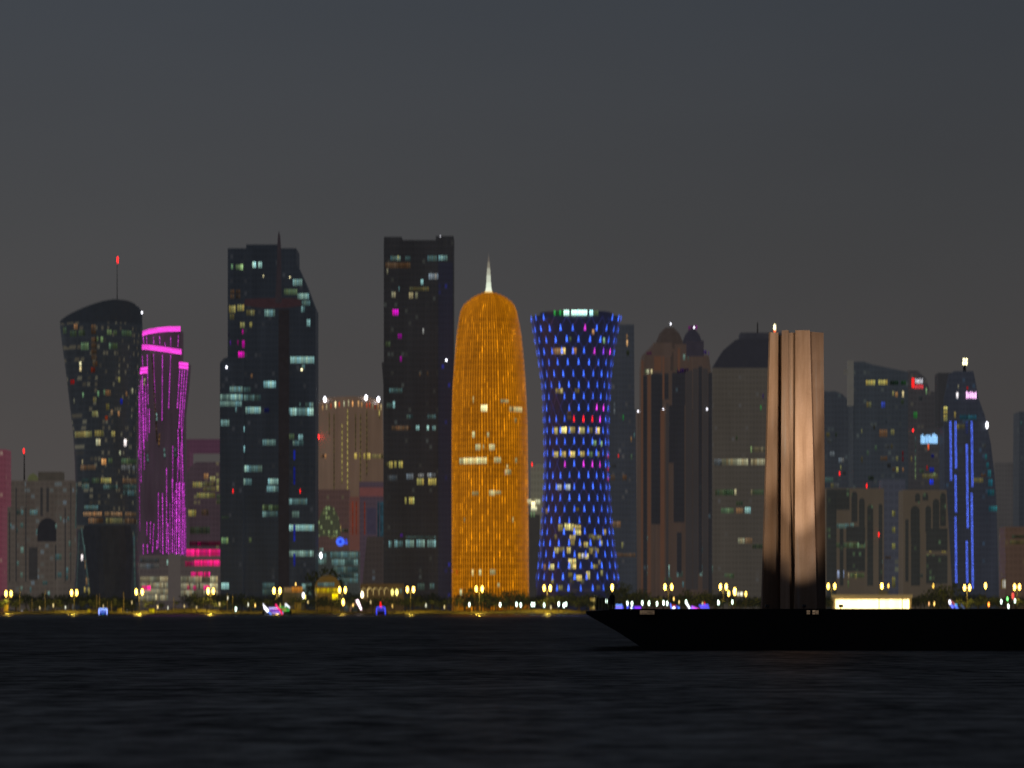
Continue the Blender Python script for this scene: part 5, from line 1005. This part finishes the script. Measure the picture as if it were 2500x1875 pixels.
# second row behind: taller, blocks the tower feet
xx = 0
while xx < 2500:
    if not (755 < xx < 850 or 690 < xx < 745 or 2030 < xx < 2230 or 880 < xx < 950 or 1105 < xx < 1115 or 340 < xx < 440):
        put_tree(random.choice(['wide', 'round', 'wide']), xx, random.uniform(1446, 1462), D=random.uniform(2580, 2615), w_=random.uniform(1.0, 1.4), z0=1.3)
    xx += random.uniform(16, 30)
for px, top, w_, lb in ((1165, 1436, 1.1, 'largest dark tree in front of the left half of the golden tower'), (1210, 1443, 1.2, 'broad dark tree in front of the middle of the golden tower'), (1255, 1441, 1.1, 'broad dark tree in front of the right side of the golden tower'),
        (1415, 1446, 1.15, 'big dark bushy tree below the right half of the blue tower'), (1508, 1421, .75, 'tall dark tree right of the blue tower, above the person on the pier'), (1541, 1437, 1.1, 'broad dark tree left of the twin crowned tower'), (2313, 1423, .95, 'tall dark tree between pavilion and sloping tower'),
        (2290, 1440, 1.0, 'dark tree left of the tallest one beside the pavilion'), (800, 1385, .75, 'tall domed dark tree rising behind the yellow dome'), (1700, 1440, 1.2, 'wide dark tree below the right edge of the twin crowned tower'), (490, 1448, 1.2, 'wide dark tree in front of the right glazed hall')):
    put_tree('wide', px, top, D=2570 if px == 800 else 2528, w_=w_, label=lb)
# clipped shrubs along the promenade, too many to count
mb = MB(); rd = random.Random(5)
for _ in range(9000):
    x = rd.uniform(-330, 330); y = rd.uniform(2576, 2579); z = 1.2+rd.random()**1.3*(2.6+1.0*math.sin(x*.13)+.8*math.sin(x*.37+2)); s_ = rd.uniform(.2, .5)
    a = Vector((rd.gauss(0, 1), rd.gauss(0, 1), rd.gauss(0, 1))).normalized(); b = a.orthogonal().normalized()*s_; a = a.cross(b).normalized()*s_; p = Vector((x, y, z))
    mb.face([p-b, p-a, p+b, p+a])
o = mb.build('shrubbery', LEAF); tag(o, 'dark continuous shrubbery along the far seafront road', 'shrubs'); o['kind'] = 'stuff'

# -------- party boats with LED outlines
HULL = plain('boat_hull', (40, 32, 28), .5)
def boat(px0, px1, top, D, strips, label, base=1503):
    """dhow: curved hull, cabin, canopy on posts, coloured lights. strips: (x0,y0,x1,y1,color,mult,width) in photo pixels"""
    cxp = (px0+px1)/2; r = thing('party_boat', label, 'boat', cxp, D, 0, group='lit party boats moored off the far quay')
    L = X(px1, D)-X(px0, D); x0 = X(px0, D); H = max(2.5, Z(top, D)); mb = MB(); rr = []
    for j in range(11):
        f_ = j/10; wd = 1.9*math.sin(math.pi*min(1, .12+f_*.8))**.6; sheer = 1.0+1.3*(abs(f_-.45)*1.9)**2.2; x = x0+L*f_
        rr.append([(x, D-wd, sheer), (x, D-wd*.75, .35), (x, D, -.2), (x, D+wd*.75, .35), (x, D+wd, sheer)])
    mb.rings(rr); mb.build('hull', HULL, r, smooth=True)
    mb = MB(); mb.box(x0+L*.3, x0+L*.72, D-1.2, D+1.2, .9, 1.0+(H-1)*.45); mb.build('cabin', plain('cabin_wood', (60, 50, 44), haze=(24, 20, 40)), r)
    mb = MB(); mb.box(x0+L*.14, x0+L*.86, D-1.6, D+1.6, H-.35, H-.2); cn = mb.build('canopy', plain('canopy_cloth', (80, 80, 90), haze=(30, 30, 60)), r)
    mb = MB()
    for fx in (.16, .5, .84):
        for sy in (-1.5, 1.5): mb.tube((x0+L*fx, D+sy, .9), (x0+L*fx, D+sy, H-.35), .07, n=5)
    mb.build('canopy_posts', DARK, r)
    for a, b, c, d_, col, m_, wd in strips:
        mb = MB(); mb.tube((X(a, D), D-1.95, Z(b, D)), (X(c, D), D-1.95, Z(d_, D)), wd, n=6, col=gl(col, m_)); mb.build('light_strip', LIT, r)
    return r
D = 2430
boat(239, 265, 1486, D, [(242, 1487, 262, 1487, (150, 180, 255), 2.2, .3), (242.5, 1487, 242.5, 1501, (150, 170, 255), 2, .3), (262, 1487, 262, 1501, (150, 170, 255), 2, .3), (244, 1492, 260, 1492, (110, 140, 255), 1.2, .35), (245, 1497, 259, 1497, (60, 100, 230), .8, .4), (252, 1498, 253, 1505, 'G', .6, .2)], 'small party boat outlined in pale blue lights, far left on the water')
boat(641, 712, 1479, D, [(643, 1475, 646, 1482, 'W', 2, .35), (646, 1482, 655, 1493, 'W', 3, .75), (655, 1493, 665, 1502, (90, 140, 255), 1.6, .4), (656, 1485, 680, 1485, (200, 190, 255), 1.8, .3), (680, 1483, 706, 1483, 'G', .8, .3), (658, 1490, 685, 1491, 'V', 1.2, .35), (690, 1490, 707, 1490, 'G', .8, .4), (664, 1496, 692, 1496, (190, 150, 255), 1.4, .3), (673, 1476, 684, 1490, (255, 20, 120), 1.4, .5), (684, 1490, 690, 1500, (255, 20, 60), 1.2, .5), (690, 1502, 699, 1505, 'R', 1.0, .35), (697, 1474, 708, 1484, 'W', 2, .35), (697, 1474, 697, 1482, 'W', 1.2, .25), (685, 1474, 685, 1483, 'Y', 1.3, .25), (668, 1487, 700, 1487.5, 'N', .7, .22)], 'long party boat with white, green and red lights left of the yellow dome')
boat(917, 943, 1482, D, [(920, 1483, 940, 1483, (70, 80, 255), 1.5, .3), (920, 1483, 919.5, 1500, (70, 80, 255), 1.4, .3), (940, 1483, 941, 1500, (70, 80, 255), 1.4, .3), (922, 1489, 939, 1489, (60, 60, 220), .7, .5), (929.5, 1470, 929.5, 1482, 'R', 1.6, .4), (927, 1477, 933, 1481, 'R', 1.2, .4)], 'small party boat outlined in violet blue with a red masthead, below the arcade')
boat(1499, 1523, 1477, D, [(1503, 1477.5, 1519, 1477.5, (110, 160, 255), 1.8, .35), (1503, 1482, 1519, 1482.5, (150, 110, 255), 1.4, .4), (1502, 1487, 1518, 1487, (90, 120, 255), 2, .5), (1520, 1480, 1521, 1491, (70, 80, 255), 1.0, .35)], 'stubby party boat with three stacked blue light bars beside the standing person')
boat(1526, 1568, 1480, D, [(1530, 1482, 1536, 1482, (70, 80, 255), 1.3, .4), (1530, 1490, 1536, 1490, (110, 110, 255), 1.4, .5), (1531, 1481, 1531, 1493, (70, 80, 255), 1.0, .35), (1541, 1482, 1542, 1495, 'W', 2.6, .4), (1545, 1482, 1546, 1493, (70, 110, 255), 1.5, .3), (1548, 1483, 1565, 1483, (130, 60, 255), 1.3, .5), (1550, 1487, 1564, 1488, (150, 50, 240), 1.1, .6), (1550, 1491.5, 1565, 1491.5, (60, 50, 230), 1.2, .35)], 'party boat with violet and white lights, second in the row above the pier')
boat(1634, 1662, 1478, D, [(1636, 1474, 1640, 1487, (90, 120, 255), 1.8, .35), (1640, 1478, 1650, 1480, 'R', .8, .3), (1644, 1482, 1646, 1490, 'W', 2.6, .8), (1638, 1488, 1650, 1488, 'M', .8, .35), (1656, 1482, 1659, 1493, (80, 130, 255), 1.8, .5), (1650, 1480, 1657, 1484, (70, 80, 255), 1.2, .35)], 'party boat with a white glowing middle, third in the row above the pier')
boat(1672, 1733, 1478, D, [(1674, 1470, 1684, 1486, 'W', 2.4, .5), (1684, 1486, 1692, 1490, (110, 120, 255), 2.0, .7), (1688, 1482, 1702, 1488, (190, 90, 255), 1.6, .7), (1696, 1486, 1706, 1491, (255, 40, 160), 1.8, .8), (1700, 1490, 1712, 1491, 'R', 1.4, .4), (1706, 1479, 1728, 1477, (80, 90, 255), 1.5, .4), (1709, 1483, 1729, 1481, (120, 80, 255), 1.2, .4), (1710, 1487, 1730, 1486.5, (90, 110, 255), 1.2, .4), (1728, 1477, 1731, 1487, (80, 90, 255), 1.0, .3), (1719, 1470, 1721, 1476, 'R', 1.2, .25), (1676, 1489, 1704, 1493, (90, 90, 255), .9, .35)], 'longest party boat with pink middle and blue stern lights, fourth above the pier')
boat(2314, 2356, 1474, D, [(2317, 1466, 2319, 1474, 'W', 3, .6), (2319, 1474, 2326, 1484, (110, 120, 255), 1.8, .5), (2322, 1468, 2332, 1478, (255, 120, 140), .8, .3), (2330, 1476, 2336, 1477, (90, 200, 255), 1.5, .35), (2325, 1480, 2337, 1482, (90, 110, 255), 1.3, .45), (2332, 1484, 2340, 1486, (110, 140, 240), .9, .35), (2345, 1476, 2354, 1486, (120, 140, 190), .5, .35)], 'party boat with a white bow light, under the sloping tower')

# -------- cars on the seafront road
def make_car():
    r = thing('parked_car', 'small dark car on the seafront road at the left', 'car', 60, 2552, 1.27, group='cars on the seafront road')
    x, y, z = r.location; mb = MB()
    def sec(xx, w_, z0, z1): return [(x+xx, y-w_, z+z0), (x+xx, y+w_, z+z0), (x+xx, y+w_, z+z1), (x+xx, y-w_, z+z1)]
    mb.rings([sec(-2.2, .8, .4, .8), sec(-2.0, .88, .3, .95), (sec(-.9, .9, .3, 1.0)), sec(1.3, .9, .3, 1.0), sec(2.1, .86, .3, .9), sec(2.25, .8, .4, .8)]); mb.build('body', plain('car_paint', (90, 92, 96), .3, metal=.4), r)
    mb = MB(); mb.rings([sec(-1.3, .75, .98, 1.05), sec(-.6, .68, .98, 1.45), sec(.9, .68, .98, 1.45), sec(1.6, .75, .98, 1.05)]); mb.build('cabin', plain('car_glass', (20, 22, 26), .2), r)
    for sx in (-1.35, 1.4):
        for sy in (-1, 1): mb = MB(); mb.tube((x+sx, y+sy*.75, z+.32), (x+sx, y+sy*.93, z+.32), .32, n=14); mb.build('wheel', DARK, r)
    for sy in (-.6, .6): mb = MB(); mb.box(x-2.3, x-2.2, y+sy-.15, y+sy+.15, z+.6, z+.78, gl('W', 3)); mb.build('headlight', LIT, r)
    for sy in (-.6, .6): mb = MB(); mb.box(x+2.24, x+2.33, y+sy-.15, y+sy+.15, z+.65, z+.8, gl('R', 3)); mb.build('tail_light', LIT, r)
    return r
car = make_car()
for px, lb, rz in ((60, 'small grey car on the seafront road near the left edge', .5), (150, 'small grey car on the seafront road below the beige block', .3), (230, 'small grey car on the seafront road behind the pale blue boat', 2.9), (300, 'small grey car on the road below the flared tower', 3.3), (470, 'small grey car on the road below the pink light bands', .4), (1835, 'small grey car on the road just left of the sculpture', 2.7)):
    c = car if px == 60 else copy_tree(car)
    c.location = (X(px, 2556), 2556+random.uniform(-3, 8), 1.27); c.rotation_euler = (0, 0, rz); c['label'] = lb

# ================================================================== PIER, SCULPTURE, PERSON
D = 397
PM = plain('pier_stone_black', (26, 26, 26), .95, var=.3, scale=.2)
mb = MB(); zt = Z(1489.5, D); y1 = D+46
def prow(px_t, px_b):
    return (X(px_t, D), X(px_b, D))
xt, xb = X(1430, D), X(1594, D); xr = X(2900, D)
secs = []
for y, dx in ((D, 0), (y1, 1.3)):
    secs.append([(xt+dx, y, zt-.12), (xt+.1+dx, y, zt-.42), (xt+3.0+dx, y, zt-2.04), (xb+dx, y, -.4), (xr, y, -.4), (xr, y, zt), (xt+2+dx, y, zt)])
mb.rings(secs); pr_ = mb.build('pier', PM); pr_['kind'] = 'structure'; 
# parapet kerb on the pier edge
mb = MB(); mb.box(xt+2.2, xr, D+.3, D+.7, zt+.003, zt+.12)
o = mb.build('kerb', PM, pr_); 
PZ = zt
# railing at the tip
r = thing('railing', 'dark balustrade of close upright bars at the tip of the pier', 'railing', 1472, 399, PZ); D_ = 399
mb = MB(); xa, xb_ = X(1459, D_), X(1491, D_); n = 10
for k in range(n): x = xa+(xb_-xa)*k/(n-1); mb.box(x-.04, x+.04, D_-.04, D_+.04, PZ, PZ+1.05)
mb.build('bars', PM, r)
mb = MB(); mb.box(xa-.05, xb_+.05, D_-.04, D_+.04, PZ+1.05, PZ+1.11); mb.build('handrail', PM, r)
mb = MB(); 
for x in (xa-.06, xb_+.06): mb.box(x-.05, x+.05, D_-.05, D_+.05, PZ, PZ+1.2)
mb.build('posts', PM, r)
# person
def person(px, D, z0, h, label):
    root = thing('person', label, 'person', px, D, z0); s_ = h/1.75
    V = [(0, 0, .95, .145, .11), (0, 0, 1.12, .13, .10), (0, .01, 1.32, .17, .11), (0, 0, 1.45, .10, .08), (0, 0, 1.53, .055, .055), (0, -.01, 1.60, .08, .09), (0, -.01, 1.70, .075, .09)]
    E = [(0, 1), (1, 2), (2, 3), (3, 4), (4, 5), (5, 6)]
    for sx in (-1, 1):
        i = len(V); V += [(sx*.19, 0, 1.42, .06, .06), (sx*.25, .03, 1.14, .045, .045), (sx*.24, -.08, .92, .032, .032), (sx*.235, -.13, .84, .034, .02)]
        E += [(3, i), (i, i+1), (i+1, i+2), (i+2, i+3)]
        for f_, (dx, dy) in enumerate(((-.03, -.02), (-.012, -.03), (.006, -.03), (.022, -.02))):
            j = len(V); V += [(sx*.235+dx, -.15+dy*.3, .80, .010, .010), (sx*.235+dx, -.15+dy, .76+.004*f_, .008, .008)]; E += [(i+3, j), (j, j+1)]
        j = len(V); V += [(sx*.235-sx*.045, -.15, .83, .011, .011), (sx*.235-sx*.05, -.17, .79, .009, .009)]; E += [(i+3, j), (j, j+1)]
        i = len(V); V += [(sx*.095, 0, .86, .095, .095), (sx*.11, -.02, .48, .062, .062), (sx*.12, .02, .10, .042, .042), (sx*.13, -.13, .035, .04, .03)]
        E += [(0, i), (i, i+1), (i+1, i+2), (i+2, i+3)]
    me = bpy.data.meshes.new('body'); me.from_pydata([(a*s_, b*s_, c*s_) for a, b, c, _, _ in V], E, []); o = bpy.data.objects.new('body', me); COL.objects.link(o); o.parent = root
    o.modifiers.new('skin', 'SKIN'); sk = me.skin_vertices[0].data
    for k, v in enumerate(V): sk[k].radius = (v[3]*s_, v[4]*s_)
    sk[0].use_root = True; sb = o.modifiers.new('sub', 'SUBSURF'); sb.levels = sb.render_levels = 1
    me.materials.append(plain('dark_clothes', (30, 29, 30), .9))
    def mk(nm, f, mat):
        q = MB(); f(q); return q.build(nm, mat, None, parent=root)
    def hair(q): q.lathe(0, .012*s_, [(.085*s_, 1.62*s_), (.1*s_, 1.68*s_), (.085*s_, 1.755*s_), (.03*s_, 1.785*s_)], 12)
    mk('hair', hair, plain('dark_hair', (22, 20, 20), .8))
    def coat(q):
        q.rings([[(rx*s_*math.cos(2*math.pi*k/14), ry*s_*math.sin(2*math.pi*k/14), z*s_) for k in range(14)] for rx, ry, z in ((.24, .17, .55), (.205, .15, .95), (.19, .14, 1.15), (.215, .145, 1.36), (.15, .1, 1.47))])
    mk('coat', coat, plain('dark_coat', (28, 28, 32), .9))
    return root
person(1494.5, 400, PZ, 1.68, 'person standing in dark coat beside the railing at the pier tip')

# sculpture: seven leaning steel plates round a heptagon
SD = 405
CT = bpy.data.materials.new('weathered_steel'); t = NT(CT); tc = t.n('ShaderNodeTexCoord').outputs['Object']
n1 = t.noise(t.mapping(tc, (1.6, 1.6, .09)), 1.0, 5, .6); n2 = t.noise(t.mapping(tc, (.35, .35, .12)), 1.0, 4, .6); n3 = t.noise(tc, 9, 4, .7)
c1 = t.ramp(t.math('ADD', t.math('MULTIPLY', n1, .6), t.math('MULTIPLY', n2, .4)), [(.30, (.26, .16, .105)), (.45, (.38, .25, .17)), (.56, (.44, .30, .22)), (.70, (.44, .38, .34))])
c2 = t.mixmul(c1, t.ramp(n3, [(.3, (.8, .8, .8)), (.7, (1, 1, 1))]))
b_ = t.n('ShaderNodeBump'); b_.inputs['Strength'].default_value = .15; t.put(b_.inputs['Height'], n1)
t.princ(c2, .62, metal=.0, normal=b_.outputs[0], spec=.3)
sc_ = thing('steel_sculpture', 'towering weathered steel plate sculpture, warmly floodlit, standing on the dark pier', 'sculpture', 1938, SD, PZ)
def plate(b0, b1, t0, t1, yb0, yb1, yt0, yt1, th=.10, top=812, lbl=None, mid=None):
    """plate from photo columns b0..b1 at its foot to t0..t1 at its head; y offsets of its edges in metres"""
    zb, zt_ = PZ+.003, Z(top, SD); mb = MB(); rr = []; n = 10
    for k in range(n+1):
        f_ = k/n; z = zb+(zt_-zb)*f_
        x0, x1 = X(b0+(t0-b0)*f_, SD), X(b1+(t1-b1)*f_, SD); y0, y1_ = SD+yb0+(yt0-yb0)*f_, SD+yb1+(yt1-yb1)*f_
        d = Vector((x1-x0, y1_-y0, 0)).normalized(); nrm = Vector((-d.y, d.x, 0))*th
        rr.append([(x0, y0, z), (x1, y1_, z), (x1+nrm.x, y1_+nrm.y, z), (x0+nrm.x, y0+nrm.y, z)])
    mb.rings(rr); o = mb.build('steel_plate', CT, sc_)
    if lbl: o['label'] = lbl
    return o
plate(1859.5, 1900.5, 1880, 1901, -1.0, .3, -.6, .2, .2, lbl='leftmost tall plate')
plate(1903, 1925, 1907.5, 1919, -1.2, -1.9, -.7, -1.1, .32, top=808)
plate(1939.5, 1975, 1918.5, 1946, -1.2, -.7, -.6, -.4, top=813)
plate(1936.5, 1991, 1939, 1974.5, -2.4, -2.0, -1.7, -1.6, .12, top=809, lbl='widest and brightest front plate')
plate(1992, 2016.5, 1975, 2011, -1.5, .2, -1.2, .2, .12, top=812)
plate(1868, 1944, 1886, 1940, 1.6, 3.4, 1.2, 2.4, top=816)
plate(1945, 2012, 1935, 2004, 3.7, 1.9, 2.6, 1.6, top=816)
# floodlights on the pier
def flood(px, y, tx, beams, label, col):
    r = thing('floodlight', label, 'floodlight', px, SD+y, PZ, group='ground floodlights round the sculpture'); x, yy = X(px, SD), SD+y; r.location = (x, yy, PZ)
    mb = MB(); mb.box(x-.22, x+.22, yy-.15, yy+.15, PZ+.02, PZ+.12); mb.tube((x, yy, PZ+.1), (x, yy, PZ+.3), .05); mb.build('bracket', DARK, r)
    mb = MB(); mb.rings([[(x-.2, yy-.15, PZ+.25), (x+.2, yy-.15, PZ+.25), (x+.2, yy+.05, PZ+.5), (x-.2, yy+.05, PZ+.5)], [(x-.14, yy-.25, PZ+.35), (x+.14, yy-.25, PZ+.35), (x+.14, yy-.12, PZ+.52), (x-.14, yy-.12, PZ+.52)]]); mb.build('housing', DARK, r)
    for H, size, e in beams:
        L = bpy.data.lights.new('flood_beam', 'SPOT'); L.energy = e; L.color = col; L.spot_size = math.radians(size); L.spot_blend = 1; L.shadow_soft_size = .3
        o = bpy.data.objects.new('flood_beam', L); COL.objects.link(o); o.location = (x, yy, PZ+.75)
        v = Vector((X(tx, SD), SD-1.5, PZ+.75+H))-o.location; o.rotation_euler = v.to_track_quat('-Z', 'Y').to_euler()
flood(1950, -7.3, 1952, ((26, 28, 39000), (15, 40, 10500), (7.2, 72, 1050)), 'low black floodlight on the pier in front of the sculpture', (1, .82, .62))
flood(1862, -7.0, 1895, ((27, 26, 14000), (16, 36, 5000), (9.5, 60, 1500)), 'low black floodlight left of the sculpture on the pier', (1, .74, .46))
flood(2040, -6.6, 1995, ((27, 26, 15000), (16, 36, 4500), (9.5, 58, 800)), 'low black floodlight right of the sculpture on the pier', (1, .74, .56))
# small dim panels painted as lamp reflections on the pier edge
for px0, px1, lb in ((1969, 1978, 'small dim painted lamp plaque on the pier edge below the sculpture'), (1983, 1999, 'wider dim painted lamp plaque on the pier edge below the sculpture'), (1562, 1598, 'wide dim painted lamp glow on the pier edge near its tip')):
    D_ = 396.2; r = thing('lamp_glint', lb, 'glint', (px0+px1)/2, D_, Z(1500, D_)); mb = MB(); wide = px0 < 1700
    z0, z1 = Z(1500 if not wide else 1500.5, D_), Z(1490, D_); mb.box(X(px0, D_), X(px1, D_), D_, D_+.8, z0, z1); mb.build('frame', PM, r); mb = MB()
    for k in range(3):
        for q in range(max(1, int((px1-px0)/6))):
            n_ = max(1, int((px1-px0)/6)); xa, xb2 = px0+(px1-px0)*(q+.05)/n_, px0+(px1-px0)*(q+.95)/n_; za, zb2 = z1-(z1-z0)*(k+.85)/3, z1-(z1-z0)*(k+.15)/3
            mb.face([(X(xa, D_), D_-.01, za), (X(xb2, D_), D_-.01, za), (X(xb2, D_), D_-.01, zb2), (X(xa, D_), D_-.01, zb2)], gl((190, 160, 130), random.uniform(.12, .3)*(1 if wide else 1.7)*(1-.2*k)))
    mb.build('glint_face', LIT, r)
